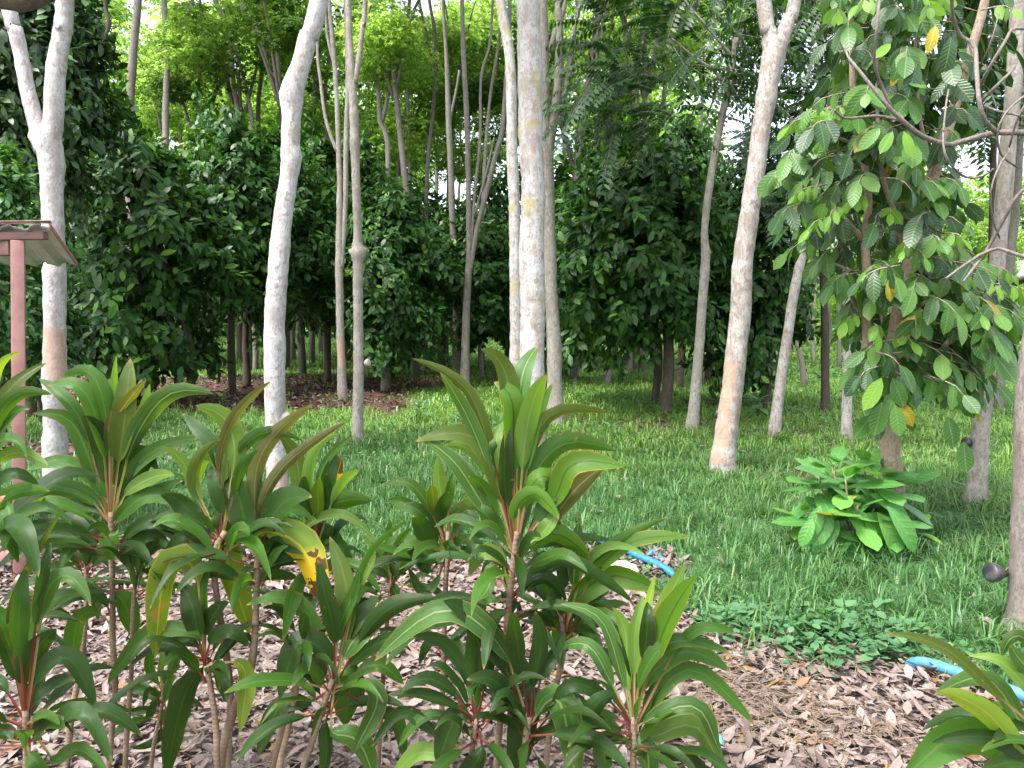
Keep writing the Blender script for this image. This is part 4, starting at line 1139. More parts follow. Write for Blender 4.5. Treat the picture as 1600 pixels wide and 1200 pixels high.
def big_leaf_tree():
    Y0 = 5.85
    base = gnd(1408, 850); base[1] = float(gnd(1408, 850)[1])
    Y0 = float(base[1])
    th = thing('large_leaved_tree', 'tree with big ribbed drooping leaves in dense hanging clusters, at right', 'tree', base)
    LM = [
        [(1408, 855, 40), (1402, 800, 32), (1395, 740, 30), (1389, 690, 29), (1390, 620, 28), (1394, 560, 25), (1402, 500, 22), (1416, 430, 20), (1436, 350, 19), (1456, 280, 18), (1484, 190, 17), (1508, 110, 15), (1532, 30, 13), (1545, -30, 11)],
        [(1388, 660, 18), (1372, 610, 15), (1358, 560, 14), (1354, 500, 15), (1356, 440, 14), (1352, 380, 13), (1357, 310, 11), (1346, 230, 10), (1333, 140, 9), (1331, 60, 9), (1328, -10, 8)],
        [(1354, 500, 9), (1340, 485, 8), (1328, 455, 6), (1318, 420, 5)],
        [(1394, 650, 11), (1425, 625, 10), (1455, 580, 9), (1480, 535, 8), (1515, 500, 7), (1548, 470, 5)],
        [(1420, 420, 10), (1400, 340, 8), (1380, 280, 7), (1372, 200, 6), (1370, 100, 5), (1372, -10, 4)],
        [(1430, 370, 9), (1452, 330, 8), (1480, 300, 7), (1500, 280, 5)],
        [(1352, 380, 8), (1320, 340, 6), (1285, 310, 5), (1262, 290, 4)],
        [(1346, 230, 6), (1310, 215, 5), (1275, 200, 4)],
        [(1460, 270, 8), (1440, 200, 6), (1430, 100, 5), (1436, 0, 4)],
        [(1356, 440, 7), (1310, 415, 5), (1270, 400, 4)],
        [(1402, 500, 8), (1450, 470, 7), (1500, 440, 5), (1560, 430, 4)]]
    me, tops = limbs_mesh(LM, Y0, base, 14, 13, .06, 5, 0, (), None, .4)
    link('trunk', me, M['lk_bark'], th)
    bright = [(1270, 195), (1300, 190), (1262, 240), (1250, 318), (1292, 330), (1250, 355), (1415, 398), (1445, 452), (1480, 462), (1392, 350), (1325, 520), (1548, 452), (1572, 440), (1372, 535), (1500, 390), (1440, 10), (1452, 30), (1345, 20), (1575, 30), (1415, 480), (1240, 210), (1228, 270), (1285, 215), (1300, 350), (1330, 330), (1270, 365), (1440, 510), (1420, 545), (1360, 440), (1460, 300), (1530, 500), (1590, 470), (1310, 30), (1480, 15)]
    outline = [(1300, 0), (1290, 110), (1240, 185), (1216, 270), (1228, 380), (1262, 410), (1295, 440), (1322, 545), (1348, 625), (1368, 668), (1418, 665), (1446, 600), (1480, 640), (1530, 625), (1588, 560), (1580, 450), (1530, 395), (1498, 300), (1490, 230), (1540, 150), (1575, 90), (1575, 0), (1570, -60), (1300, -60)]
    ox = np.array(outline, float)
    def inside(x, y):
        c = False
        for i in range(len(ox)):
            (x1, y1), (x2, y2) = ox[i], ox[i - 1]
            if (y1 > y) != (y2 > y) and x < (x2 - x1) * (y - y1) / (y2 - y1) + x1:
                c = not c
        return c
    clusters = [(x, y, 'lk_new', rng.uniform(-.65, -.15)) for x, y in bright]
    while len(clusters) < 310:
        x, y = rng.uniform(1210, 1595), rng.uniform(-60, 690)
        if inside(x, y):
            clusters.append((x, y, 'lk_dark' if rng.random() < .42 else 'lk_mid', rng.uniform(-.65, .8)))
    for _ in range(150):
        x, y = rng.uniform(1285, 1580), rng.uniform(-70, 330)
        if inside(x, y):
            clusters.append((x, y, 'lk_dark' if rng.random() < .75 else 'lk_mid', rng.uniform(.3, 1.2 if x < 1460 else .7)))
    for _ in range(42):
        x, y = rng.uniform(1440, 1592), rng.uniform(395, 640)
        if inside(x, y):
            clusters.append((x, y, 'lk_dark' if rng.random() < .35 else 'lk_mid', rng.uniform(-.5, .4)))
    # the low tuft of leaves at the trunk and the hanging tuft at right
    clusters += [(1395, 620, 'lk_mid', -.35), (1385, 640, 'lk_dark', -.3), (1480, 590, 'lk_mid', -.3), (1500, 570, 'lk_dark', -.2), (1525, 600, 'lk_mid', -.3), (1360, 560, 'lk_mid', -.3)]
    recs, stalks = [], []
    for (x, y, m, dz) in clusters:
        p0 = at(x, y - 30, Y0 + dz)
        axis = at(1400, y, Y0 + .05)
        out = p0 - axis; out[2] = 0
        out = unit(out * np.array([1, 1, 0]) + .25 * np.array([rng.normal(), rng.normal() - .7, 0]))
        L = rng.uniform(.16, .34) * (.75 if m == 'lk_new' else 1)
        p0 = p0 - out * (L * .8)
        k = int(rng.integers(5, 8)) if m != 'lk_dark' else int(rng.integers(3, 6))
        t = np.linspace(.15, 1, k)
        pts = p0 + out * (t * L)[:, None] + np.array([0, 0, -1]) * (t ** 2 * L * .45)[:, None]
        stalks.append(tube([p0 - out * .06, pts[k // 2], pts[-1]], [.005, .004, .002], 5, 4))
        sd = unit(np.cross(out, [0, 0, 1]))
        for i in range(k):
            s = 1 if i % 2 else -1
            last = i == k - 1
            D = out * (.35 if not last else .9) + sd * s * (0 if last else rng.uniform(.25, .75)) + np.array([0, 0, -rng.uniform(.55, 1.3)])
            N = out * .75 + np.array([0, -.45, .55]) + .48 * rng.normal(size=3)
            size = rng.uniform(.11, .235) if m != 'lk_new' else rng.uniform(.09, .145)
            mm = m
            if rng.random() < .008 and m == 'lk_mid':
                mm = 'lk_old'
            recs.append((pts[i], D, N, size, mm))
    # single leaves one can point to in the photograph
    for x, y, dx, dy, sz, mm, dz in [(1462, 40, -.3, -.9, .15, 'lk_old', -.8), (1395, 205, -.5, -.75, .16, 'lk_new', -.75), (1412, 205, .25, -.9, .16, 'lk_new', -.75), (1375, 200, -.8, -.7, .17, 'lk_mid', -.7), (1392, 68, -.6, -.5, .14, 'lk_new', -.7), (1432, 100, -.3, -1, .2, 'lk_dark', -.7), (1486, 58, -.2, -1, .2, 'lk_dark', -.7), (1398, 632, .1, -.9, .2, 'lk_mid', -.55), (1378, 628, -.25, -.9, .22, 'lk_mid', -.45), (1405, 628, .5, -.75, .18, 'lk_old', -.4), (1378, 590, -.55, -.85, .24, 'lk_new', -.5), (1394, 590, .3, -.85, .2, 'lk_mid', -.4), (1388, 437, .1, -.9, .13, 'lk_old', -.6), (1505, 690, .05, -1, .2, 'lk_mid', -.4), (1480, 650, .2, -1, .2, 'lk_mid', -.4), (1560, 545, .3, -1, .2, 'lk_dark', -.3)]:
        recs.append((at(x, y, Y0 + dz), np.array([dx, -.25, dy]), np.array([-.1, -.9, .35]) + .15 * rng.normal(size=3), sz * 1.1, mm))
    order = sorted(range(len(recs)), key=lambda i: recs[i][0][1] - (.9 if recs[i][4] == 'lk_old' else 0) - recs[i][3])
    inview = [i for i in order if -.3 < (recs[i][0][2] - CAM_H) / recs[i][0][1] < .42]
    front = inview[:300]
    fs = set(front)
    for i in front:
        p, D, N, s, mm = recs[i]
        o = place_leaf(LK[mm][i % 3], th, p, D, N, s, base)
        if mm == 'lk_old':
            o['label'] = 'yellowing leaf'
        elif mm == 'lk_new':
            o['label'] = 'small bright new leaf'
    for mm in ('lk_mid', 'lk_dark', 'lk_new'):
        r = [recs[i] for i in range(len(recs)) if i not in fs and recs[i][4] == mm]
        if r:
            P = np.array([q[0] for q in r]) - base
            link('foliage', leaf_mesh('foliage', TPL_LK, P, frames(np.array([q[1] for q in r]), np.array([q[2] for q in r])), np.array([q[3] for q in r])), M[mm], th, 'stuff')
    V, Q, T = merge(stalks)
    link('leaf_stalks', raw_mesh('leaf_stalks', V - base, [Q, T]), M['lk_bark'], th, 'stuff')
big_leaf_tree()

# ------------------------------------------------------------------ broad-leaved shrub in front of it
def broad_shrub():
    base = gnd(1338, 868); Y0 = float(base[1])
    th = thing('broad_leaved_shrub', 'low round shrub of large light green leaves at the foot of the large leaved tree', 'shrub', base)
    heads = [(1321, 748, 0), (1278, 742, .12), (1372, 738, .05), (1350, 724, .28), (1300, 730, .3), (1402, 752, .15), (1340, 790, -.1), (1392, 800, -.02), (1290, 800, -.02), (1430, 815, .05), (1250, 800, .15)]
    st = []
    for hi, (x, y, dz) in enumerate(heads):
        p = at(x, y, Y0 + dz)
        root = base + np.array([rng.normal(0, .03), rng.normal(0, .03), -.02])
        if hi == 9:
            root = gnd(1432, 855)
        if hi == 10:
            root = gnd(1262, 850)
        mid = (p + root) / 2 + np.array([(p[0] - root[0]) * .25, 0, .05])
        st.append(tube([root, mid, p], [.011, .008, .006], 12, 7, .04, hi))
        k = 9 if hi < 9 else 6
        ph = rng.uniform(0, 6)
        for i in range(k):
            a = ph + i * 2.4
            el = .85 - .2 * i
            D = np.array([math.cos(a), math.sin(a), el])
            s = rng.uniform(.24, .40) * (.62 if i < 2 else 1.0) * (.6 if hi >= 9 else 1)
            if hi < 9 and rng.random() < .02 + .12 * (y > 780):
                mm = 'shrub_old'
            else:
                mm = 'shrub' if hi < 9 else 'lk_new'
            place_leaf(LK[mm][2 if mm == 'shrub' else i % 3], th, p + D * .02 - np.array([0, 0, .02 * i]), D, np.array([D[0] * .3, D[1] * .3 - .15, 1.0]), s, base)
    # lower hanging leaves on the stems
    for x, y, dx, dy, s, mm in [(1335, 790, .25, -.9, .30, 'shrub'), (1350, 800, .45, -.85, .28, 'shrub'), (1310, 812, -.55, -.6, .24, 'shrub'), (1300, 800, -.5, -.65, .26, 'shrub'), (1325, 830, .15, -.95, .26, 'shrub'), (1345, 830, .25, -.95, .24, 'shrub'), (1370, 800, .55, -.85, .34, 'shrub'), (1385, 790, .65, -.75, .36, 'shrub'), (1395, 780, .35, -.95, .28, 'shrub'), (1282, 790, -.4, -.8, .24, 'shrub'), (1270, 810, -.5, -.8, .2, 'shrub'), (1370, 820, .3, -.9, .2, 'shrub'), (1318, 838, -.3, -.85, .18, 'shrub'), (1360, 772, .8, -.35, .26, 'shrub')]:
        place_leaf(LK[mm][1], th, at(x, y, Y0 - .12 + rng.normal(0, .05)), np.array([dx, -.35, dy]), np.array([dx * .3, -.75, .55]), s * 1.05, base)
    V, Q, T = merge(st)
    link('stem', raw_mesh('stem', V - base, [Q, T]), M['ti_stem'], th)
broad_shrub()

# ------------------------------------------------------------------ bare-branched tree at the right edge
def bare_tree():
    base = gnd(1606, 992); Y0 = float(base[1])
    th = thing('bare_tree', 'rough grey trunk at the right edge, leafless twisted branches reaching in above', 'tree', base)
    L = [[(1606, 992, 74), (1604, 940, 52), (1603, 880, 46), (1605, 780, 42), (1607, 690, 42), (1611, 620, 42), (1622, 520, 40), (1648, 400, 38), (1672, 280, 36), (1680, 150, 30)],
         [(1668, 300, 22), (1650, 240, 16), (1640, 212, 14), (1590, 207, 11), (1548, 209, 10.5), (1500, 222, 10), (1480, 226, 9.5), (1440, 212, 8.5), (1405, 184, 8), (1378, 155, 7), (1340, 107, 5.5), (1326, 90, 4.5), (1318, 70, 3)],
         [(1395, 172, 6), (1378, 135, 5.5), (1366, 98, 5), (1370, 45, 5), (1373, 10, 5), (1378, -20, 4)],
         [(1412, 190, 5), (1372, 181, 5), (1322, 185, 4.5), (1304, 172, 3.5)],
         [(1365, 95, 3), (1355, 80, 2.6), (1338, 78, 2)],
         [(1560, 209, 9), (1540, 190, 8), (1530, 160, 8), (1526, 115, 7.5), (1523, 72, 7), (1503, 58, 6.5), (1490, 30, 6), (1486, -20, 6)],
         [(1530, 162, 6), (1556, 135, 5.5), (1580, 112, 4.5), (1590, 95, 3)],
         [(1531, 135, 6), (1552, 95, 5.5), (1572, 62, 5), (1583, 46, 5), (1615, 47, 5), (1650, 60, 5)],
         [(1538, 165, 4), (1566, 176, 4), (1600, 182, 4), (1650, 200, 4)],
         [(1478, 170, 3), (1474, 205, 3.4), (1475, 235, 4), (1486, 258, 4), (1510, 277, 4.2), (1535, 276, 4), (1552, 264, 3.4)],
         [(1482, 140, 3), (1478, 165, 3), (1474, 205, 3.4)],
         [(1668, 300, 18), (1630, 290, 10), (1595, 300, 7), (1570, 340, 6.5), (1545, 385, 6), (1528, 410, 5.5), (1505, 440, 4)],
         [(1660, 330, 14), (1620, 400, 9), (1585, 396, 6.5), (1560, 388, 6), (1536, 396, 6), (1510, 412, 5), (1478, 435, 4)],
         [(1660, 330, 22), (1625, 420, 17), (1590, 440, 13), (1550, 455, 12), (1515, 463, 11), (1482, 464, 11), (1470, 461, 8)],
         [(1574, 240, 4), (1560, 262, 3.5), (1548, 300, 3), (1552, 345, 2.8), (1562, 372, 2.5)],
         [(1600, 150, 4), (1575, 172, 4), (1560, 200, 4), (1563, 240, 3.5), (1590, 262, 3)],
         [(1640, 90, 5), (1610, 150, 4.5), (1590, 185, 4), (1577, 230, 3.5)],
         [(1533, 100, 3.4), (1545, 75, 3), (1556, 40, 2.5), (1562, 10, 2)]]
    for l in L[1:]:
        back = 1.75 if l[1][:2] == (1625, 420) else 0
        for i, q in enumerate(l):
            l[i] = (q[0], q[1], q[2] * .84, .15 + .12 * math.sin(i * 1.1 + q[0] * .01) + back * min(1, i / 2))
    me, _ = limbs_mesh(L, Y0, base, 18, 16, .06, 9, 0, ((.12, 3, .12, .03),), None, .3)
    V = np.empty(len(me.vertices) * 3, np.float32); me.vertices.foreach_get('co', V)
    me.name = 'trunk'
    link('trunk', me, M['bark_rough'], th)
bare_tree()

# ------------------------------------------------------------------ latex cups
def flat_mat(name, c, rough=.5, spec=.5, nscale=0, c2=None, metal=0):
    t = NT(name)
    cc = c4(c)
    nrm = None
    if nscale:
        n = t.noise(nscale, t.obj(), 5, .65)
        cc = t.mix(t.math('MULTIPLY', t.math('SUBTRACT', n, .42), 4.0, clamp=True), c4(c), c4(c2 or tuple(x * .6 for x in c)))
        nrm = t.bump(n, .25, .004)
    return t.done(t.principled(cc, rough, spec, nrm))
M['cup_black'] = flat_mat('black_rubber', (.018, .018, .022), .45, .5, 9, (.07, .065, .065))
M['cup_pale'] = flat_mat('pale_plastic', (.5, .46, .42), .5, .4, 12)
def cup(label, px, py, Y, rpx, mat, direction=(-1, -.15, .12)):
    r = rpx / FPX * Y
    prof = [(0, .04), (.55, 0), (.92, .05), (1.0, .16), (.98, .45), (.88, .85), (.70, 1.25), (.48, 1.5), (.36, 1.62), (.36, 2.0), (0, 2.02)]
    k = 20
    a = np.linspace(0, 2 * np.pi, k, endpoint=False)
    V = np.array([[(q[0] * math.cos(t) * (1 + .03 * math.sin(3 * t)), q[0] * math.sin(t), -q[1]) for t in a] for q in prof]).reshape(-1, 3) * r
    i = np.arange(len(prof) - 1)[:, None] * k; j = np.arange(k)[None]; j2 = (j + 1) % k
    F = np.stack([i + j, i + j2, i + k + j2, i + k + j], -1).reshape(-1, 4)
    q = Vector(direction).to_track_quat('Z', 'Y').to_matrix()
    V = V @ np.array(q).T
    o = link('latex_cup', raw_mesh('latex_cup', V, F), M[mat])
    o.location = at(px, py, Y)
    return tag(o, label, 'cup')
YB = float(gnd(1606, 992)[1])
cup('black rubber cup sticking out left from the rough grey trunk at right edge', 1545, 894, YB, 16, 'cup_black')
cup('black cup hanging on the left side of the tall grey white trunk', 1507, 690, float(gnd(1521, 795)[1]), 8, 'cup_black', (-1, -.2, .3))
cup('dark cup on the left side of the thick forked trunk with orange bark', 1118, 645, float(gnd(1129, 745)[1]) + .1, 8, 'cup_black', (-.9, .3, .3))
cup('dark cup low on the thick white center trunk, seen beside a leaf', 855, 712, float(gnd(832, 742)[1]) - .12, 8, 'cup_black', (.5, -.8, .3))
cup('small pale cup on the right side of the slim pole trunk', 577, 566, float(gnd(560, 696)[1]), 6, 'cup_pale', (1, -.3, .25))
cup('tiny black cup on the thin dark trunk in the sunny grass', 1261, 577, float(gnd(1258, 607)[1]), 3, 'cup_black', (1, -.3, .2))
cup('tiny black cup on the straight dark trunk in the sunny grass', 1279, 588, float(gnd(1289, 600)[1]), 3, 'cup_black', (-1, -.3, .2))

# ------------------------------------------------------------------ shed corner at left
M['pink_paint'] = flat_mat('faded_pink_paint', (.30, .165, .15), .6, .3, 9, (.22, .115, .10))
M['brown_paint'] = flat_mat('brown_red_paint', (.15, .085, .075), .65, .3, 7, (.10, .055, .05))
M['zinc'] = flat_mat('grey_sheet_metal', (.50, .50, .51), .45, .5, 5, (.42, .41, .41))
M['rail_wood'] = flat_mat('orange_brown_wood', (.33, .17, .10), .7, .3, 12, (.2, .1, .06))
def box_pts(c, ax, ay, az):
    c, ax, ay, az = (np.asarray(q, float) for q in (c, ax, ay, az))
    V = np.array([c + sx * ax + sy * ay + sz * az for sz in (-1, 1) for sy in (-1, 1) for sx in (-1, 1)])
    F = np.array([[0, 2, 3, 1], [4, 5, 7, 6], [0, 1, 5, 4], [2, 6, 7, 3], [0, 4, 6, 2], [1, 3, 7, 5]])
    return V, F
def box_obj(name, c, ax, ay, az, mat, th, base, bev=.004, label=None):
    V, F = box_pts(c, ax, ay, az)
    o = link(name, raw_mesh(name, V - base, F, smooth=False), mat, th)
    b = o.modifiers.new('bevel', 'BEVEL'); b.width = bev; b.segments = 2
    if label:
        o['label'] = label
    return o
def shed():
    base = gnd(31, 910); Y0 = float(base[1])
    th = thing('shed', 'corner of an open shed with pink steel post and grey corrugated roof at left edge', 'shed', base)
    a = math.radians(28)
    ux, uy = np.array([math.cos(a), math.sin(a), 0]), np.array([-math.sin(a), math.cos(a), 0])
    top = at(28, 376, Y0)
    h = .043
    foot = np.array([base[0], base[1], -.06])
    box_obj('post', (foot + top) / 2, ux * h * .86, uy * h * .86, (top - foot) / 2, M['pink_paint'], th, base)
    zt = top[2]
    # beams: one going left, one short tip going right under the sheet
    bl = np.array([top[0], base[1], zt - .045])
    d = unit(at(-160, 384, Y0 + .4) - at(28, 384, Y0)); d[2] = 0
    box_obj('beam', bl + d * .75, d * .70, unit(np.cross(d, [0, 0, 1])) * .03, np.array([0, 0, .045]), M['brown_paint'], th, base)
    e0 = np.array([top[0], base[1], zt + .028]); e1 = at(72, 371, Y0 - .02); e1[2] = zt + .028
    e2 = e0 - (e1 - e0) * 5
    dd = (e1 - e2)
    box_obj('rafter', (e1 + e2) / 2, dd / 2, unit(np.cross(dd, [0, 0, 1])) * .025, np.array([0, 0, .024]), M['brown_paint'], th, base)
    # corrugated sheet: near edge N0-N1, far edge lower
    N1 = at(76, 364, Y0 - .06); F1 = at(119, 421, Y0 + 1.35)
    u = unit(np.array([e1[0] - e2[0], e1[1] - e2[1], 0]))
    v = F1 - N1
    n = 150
    s = np.linspace(0, 2.6, n)
    prof = .018 * (np.abs(((s / .19) % 1) - .5) < .17) + .010 * np.sin(s / .19 * 2 * np.pi)
    rows = 6
    V = []
    for k in range(rows):
        f = k / (rows - 1)
        for q in range(n):
            V.append(N1 + v * f - u * s[q] + np.array([0, 0, prof[q] + .035]))
    V = np.array(V)
    iu = np.arange(rows * n).reshape(rows, n)
    F = np.stack([iu[:-1, :-1], iu[:-1, 1:], iu[1:, 1:], iu[1:, :-1]], -1).reshape(-1, 4)
    o = link('roof_sheet', raw_mesh('roof_sheet', V - base, F, smooth=False), M['zinc'], th)
    so = o.modifiers.new('thickness', 'SOLIDIFY'); so.thickness = .002; so.offset = 1
    up = np.array([0, 0, .05])
    box_obj('edge_flashing', N1 + v * .5 + u * .012 + np.array([0, 0, .042]), v * .505, u * .006, np.array([0, 0, .016]), M['pink_paint'], th, base, .002)
    nrm = unit(np.cross(u, [0, 0, 1]))
    box_obj('ridge_flashing', N1 - u * 1.2 + np.array([0, 0, .068]), u * 1.22, unit(v) * .04, np.array([0, 0, .003]), M['pink_paint'], th, base, .002)
    # rails running left from the post
    for (py, hh, m) in ((782, .025, 'rail_wood'), (872, .035, 'pink_paint')):
        p = at(28, py, Y0)
        c = np.array([base[0], base[1], p[2]]) + d * .80
        box_obj('rail', c, d * .75, unit(np.cross(d, [0, 0, 1])) * .02, np.array([0, 0, hh]), M[m], th, base)
shed()

# ------------------------------------------------------------------ things lying on the ground
M['pipe'] = flat_mat('weathered_blue_pvc', (.012, .135, .30), .5, .4, 30, (.05, .19, .30))
M['pipe_pale'] = flat_mat('faded_blue_pvc', (.045, .19, .31), .5, .4, 22, (.12, .24, .31))
M['stone'] = flat_mat('white_stone', (.62, .58, .52), .85, .25, 8, (.34, .30, .26))
def pipe(label, pts, r, mat):
    P = []
    for (x, y, z) in pts:
        p = gnd(x, y); p[2] = z; P.append(p)
    V, Q, T = tube(P, [r] * len(P), 40, 14, .012, 3)
    return tag(link('water_pipe', raw_mesh('water_pipe', V, [Q, T]), M[mat]), label, 'pipe')
pipe('bright blue water pipe lying in bare soil beside a white stone', [(850, 826, .03), (915, 848, .055), (960, 866, .065), (1000, 884, .065), (1035, 897, .05), (1062, 908, .01)], .024, 'pipe')
pipe('faded blue water pipe at lower right partly under dry leaves and a strappy plant', [(1415, 1040, -.01), (1440, 1052, .055), (1500, 1075, .07), (1560, 1098, .075), (1620, 1122, .075), (1700, 1150, .075)], .026, 'pipe_pale')
def rock(name, label, px, py, size, mat, flat=.6, seed=1):
    g = np.random.default_rng(seed)
    import bmesh
    bm = bmesh.new()
    bmesh.ops.create_icosphere(bm, subdivisions=4, radius=1)
    for v in bm.verts:
        c = v.co.copy()
        k = 1 + .16 * math.sin(c.x * 3 + seed) * math.cos(c.y * 4) + .10 * math.sin(c.z * 7 + c.x * 5) + .05 * math.sin(c.x * 13 + c.z * 11) * math.cos(c.y * 12)
        v.co = c * k
        v.co.z *= flat
    me = bpy.data.meshes.new(name); bm.to_mesh(me); bm.free()
    me.polygons.foreach_set('use_smooth', np.ones(len(me.polygons), bool))
    o = link(name, me, M[mat])
    p = gnd(px, py)
    o.location = (p[0], p[1], size * flat * .55)
    o.scale = (size * 1.15, size * .8, size)
    return tag(o, label, 'stone')
rock('stone', 'rounded white stone beside the bright blue pipe', 966, 908, .125, 'stone')
def elbow():
    p = gnd(1012, 872); q = gnd(1036, 878)
    V, Q, T = merge([tube([p + [0, 0, .01], p + [.04, .01, .04], p + [.07, .0, .03]], [.024, .026, .022], 10, 12, .03, 2), tube([p + [.07, 0, .03], q + [0, 0, .02], q + [.02, -.02, .0]], [.016, .017, .016], 8, 10, .03, 3)])
    tag(link('pipe_fitting', raw_mesh('pipe_fitting', V, [Q, T]), M['pipe']), 'small blue pipe fitting half hidden in the grass behind the pipe', 'pipe fitting')
elbow()
def scrap():
    p = gnd(1118, 1176)
    k = 7
    g = np.random.default_rng(4)
    X, Y = np.meshgrid(np.linspace(-.03, .03, k), np.linspace(-.025, .025, k))
    V = np.stack([X + g.normal(0, .002, X.shape), Y + g.normal(0, .002, X.shape), .05 + .012 * np.sin(X * 130) + .01 * np.cos(Y * 170 + X * 60)], -1).reshape(-1, 3) + p
    iu = np.arange(k * k).reshape(k, k)
    F = np.stack([iu[:-1, :-1], iu[:-1, 1:], iu[1:, 1:], iu[1:, :-1]], -1).reshape(-1, 4)
    o = link('plastic_scrap', raw_mesh('plastic_scrap', V, F), flat_mat('cyan_plastic', (.10, .50, .55), .35))
    o.modifiers.new('t', 'SOLIDIFY').thickness = .002
    tag(o, 'crumpled cyan plastic scrap on the dry leaves at the bottom', 'scrap')
scrap()
def straw_litter():
    parts = []
    for q in range(420):
        x, y = random.gauss(1130, 90), random.gauss(1095, 45)
        if x < 980 or y > 1230 or y < 1000:
            continue
        p = gnd(x, y); a, L = random.uniform(0, 6.28), random.uniform(.04, .14)
        d = np.array([math.cos(a), math.sin(a), random.uniform(-.1, .15)]) * L
        p = p + [0, 0, .05]
        parts.append(tube([p, p + d * .5 + [0, 0, .012], p + d], [.0016, .0014, .0008], 4, 3))
    for q in range(300):
        x, y = random.gauss(1300, 90), random.gauss(1150, 30)
        p = gnd(x, y); a, L = random.uniform(0, 6.28), random.uniform(.04, .12)
        d = np.array([math.cos(a), math.sin(a), random.uniform(-.1, .15)]) * L
        parts.append(tube([p + [0, 0, .045], p + d * .5 + [0, 0, .055], p + d + [0, 0, .05]], [.0016, .0014, .0008], 4, 3))
    V, F, T = merge(parts)
    link('straw', raw_mesh('straw', V, [F, T]), flat_mat('straw', (.24, .18, .12), .8, .2), kind='stuff')
straw_litter()

# young plants in the lawn
def seedling(label, px, py, hpx, k, mat, wide=.42):
    b = gnd(px, py); Y = float(b[1]); h = hpx / FPX * Y
    th = thing('seedling', label, 'seedling', b)
    V, Q, T = tube([(0, 0, -.02), (.01, 0, h * .5), (.0, .0, h * .72)], [.008, .006, .004], 6, 6)
    link('stem', raw_mesh('stem', V, [Q, T]), M['ti_stem'], th)
    P, D, N = [], [], []
    for i in range(k):
        a = i * 2.4 + px
        el = .9 - 1.2 * i / k
        z = h * (.72 - .4 * i / k)
        P.append((0, 0, z)); D.append((math.cos(a), math.sin(a), el)); N.append((-.3 * math.cos(a), -.3 * math.sin(a), 1))
    link('leaves', leaf_mesh('leaves', leaf_template(wide, 4, .12, .3), np.array(P), frames(np.array(D), np.array(N)), h * .62 * rng.uniform(.75, 1.1, k)), M[mat], th)
for s in [('pale leafy seedling in the lawn between the slim pole trunk and the tallest strappy plant', 656, 662, 42, 14, 'pale_weed'),
          ('grey green seedling just left of the tallest strappy plant, in the lawn', 722, 680, 40, 12, 'pale_weed'),
          ('pale rosette seedling in the lawn right of the center trunk', 955, 690, 34, 10, 'pale_weed'),
          ('small seedling in front of the rusty leaves left of the leaning white trunk', 348, 640, 26, 8, 'weed'),
          ('broad leafed seedling by the foot of the smooth white leaning trunk', 1185, 655, 44, 14, 'pale_weed'),
          ('lush seedling clump at the right of the thick forked trunk foot', 1172, 690, 26, 10, 'weed')]:
    seedling(*s)

# dark dead wood hanging at the top left corner
def hanging():
    Y = 6.2
    b = at(30, -30, Y)
    o = [tube([at(-60, -18, Y), at(0, -4, Y), at(40, 0, Y), at(75, -12, Y), at(130, -40, Y)], [.09, .085, .08, .06, .04], 22, 12, .10, 3)]
    V, Q, T = merge(o)
    tag(link('dead_branch', raw_mesh('dead_branch', V, [Q, T]), M['bark_dark']), 'dark dead branch end cut by the top left corner', 'branch')
    Y = 7.5
    V, Q, T = tube([at(164, -60, Y), at(164, 0, Y), at(166, 20, Y), at(170, 36, Y), at(165, 56, Y)], [.012, .014, .016, .026, .012], 18, 8, .12, 4)
    tag(link('hanging_twig', raw_mesh('hanging_twig', V, [Q, T]), M['bark_dark']), 'dark dead twig hanging down beside the forked pale trunk at the top', 'twig')
hanging()

# ------------------------------------------------------------------ strappy ti plants in front
def ti_leaf_mesh(P, w, roll, base, pet, n=10, wav=0.0, fold=.20):
    """P: centre-line points, PET: share of the length that is stalk, w: width of the blade"""
    P = [np.asarray(q, float) for q in P]
    e = P[-1] - P[-2]
    P.append(P[-1] + e * .18 + np.array([0, 0, -.06 * np.linalg.norm(e)]))
    C = smooth_path(P, 60)
    for _ in range(34):
        C[1:-1] = .25 * C[:-2] + .5 * C[1:-1] + .25 * C[2:]
    s = np.linspace(0, 1, 60)
    k = np.concatenate([[0, pet * .55], pet + (1 - pet) * np.array([.0, .06, .14, .24, .34, .45, .56, .67, .78, .88, .95, 1.0])])
    C = np.stack([np.interp(k, s, C[:, a]) for a in range(3)], 1)
    T = unit(np.gradient(C, axis=0))
    V0 = unit(C - C0)
    S = unit(np.cross(T, V0))
    N = np.cross(S, T)
    c, sn = math.cos(roll), math.sin(roll)
    S, N = S * c + N * sn, N * c - S * sn
    if np.mean(N[:, 2]) < 0:
        S, N = -S, -N
    t = np.clip((k - pet) / (1 - pet), 0, 1)
    prof = (t ** .55) * ((1 - t) ** .78)
    prof /= .62 ** .0 * max(prof)
    hw = np.maximum(.5 * w * prof, np.where(k <= pet + .01, .0035, .0))
    vv = np.where(k <= pet, .2 * k / max(pet, 1e-3) * .9, .2 + .8 * t)
    us = np.array([-1, -.55, 0, .55, 1])
    V, UV = [], []
    ph = rng.uniform(0, 6)
    for i in range(len(k)):
        for u in us:
            z = fold * hw[i] * (abs(u) ** 1.3) * (1 - .5 * t[i]) + wav * hw[i] * abs(u) * math.sin(k[i] * 15 + ph + (1.5 if u > 0 else 0))
            V.append(C[i] + S[i] * hw[i] * u + N[i] * z)
            UV.append((.5 + .5 * u, vv[i]))
    V = np.array(V) - base
    m = len(k)
    iu = np.arange(m * 5).reshape(m, 5)
    F = np.stack([iu[:-1, :-1], iu[:-1, 1:], iu[1:, 1:], iu[1:, :-1]], -1).reshape(-1, 4)
    return raw_mesh('leaf', V, F, UV)

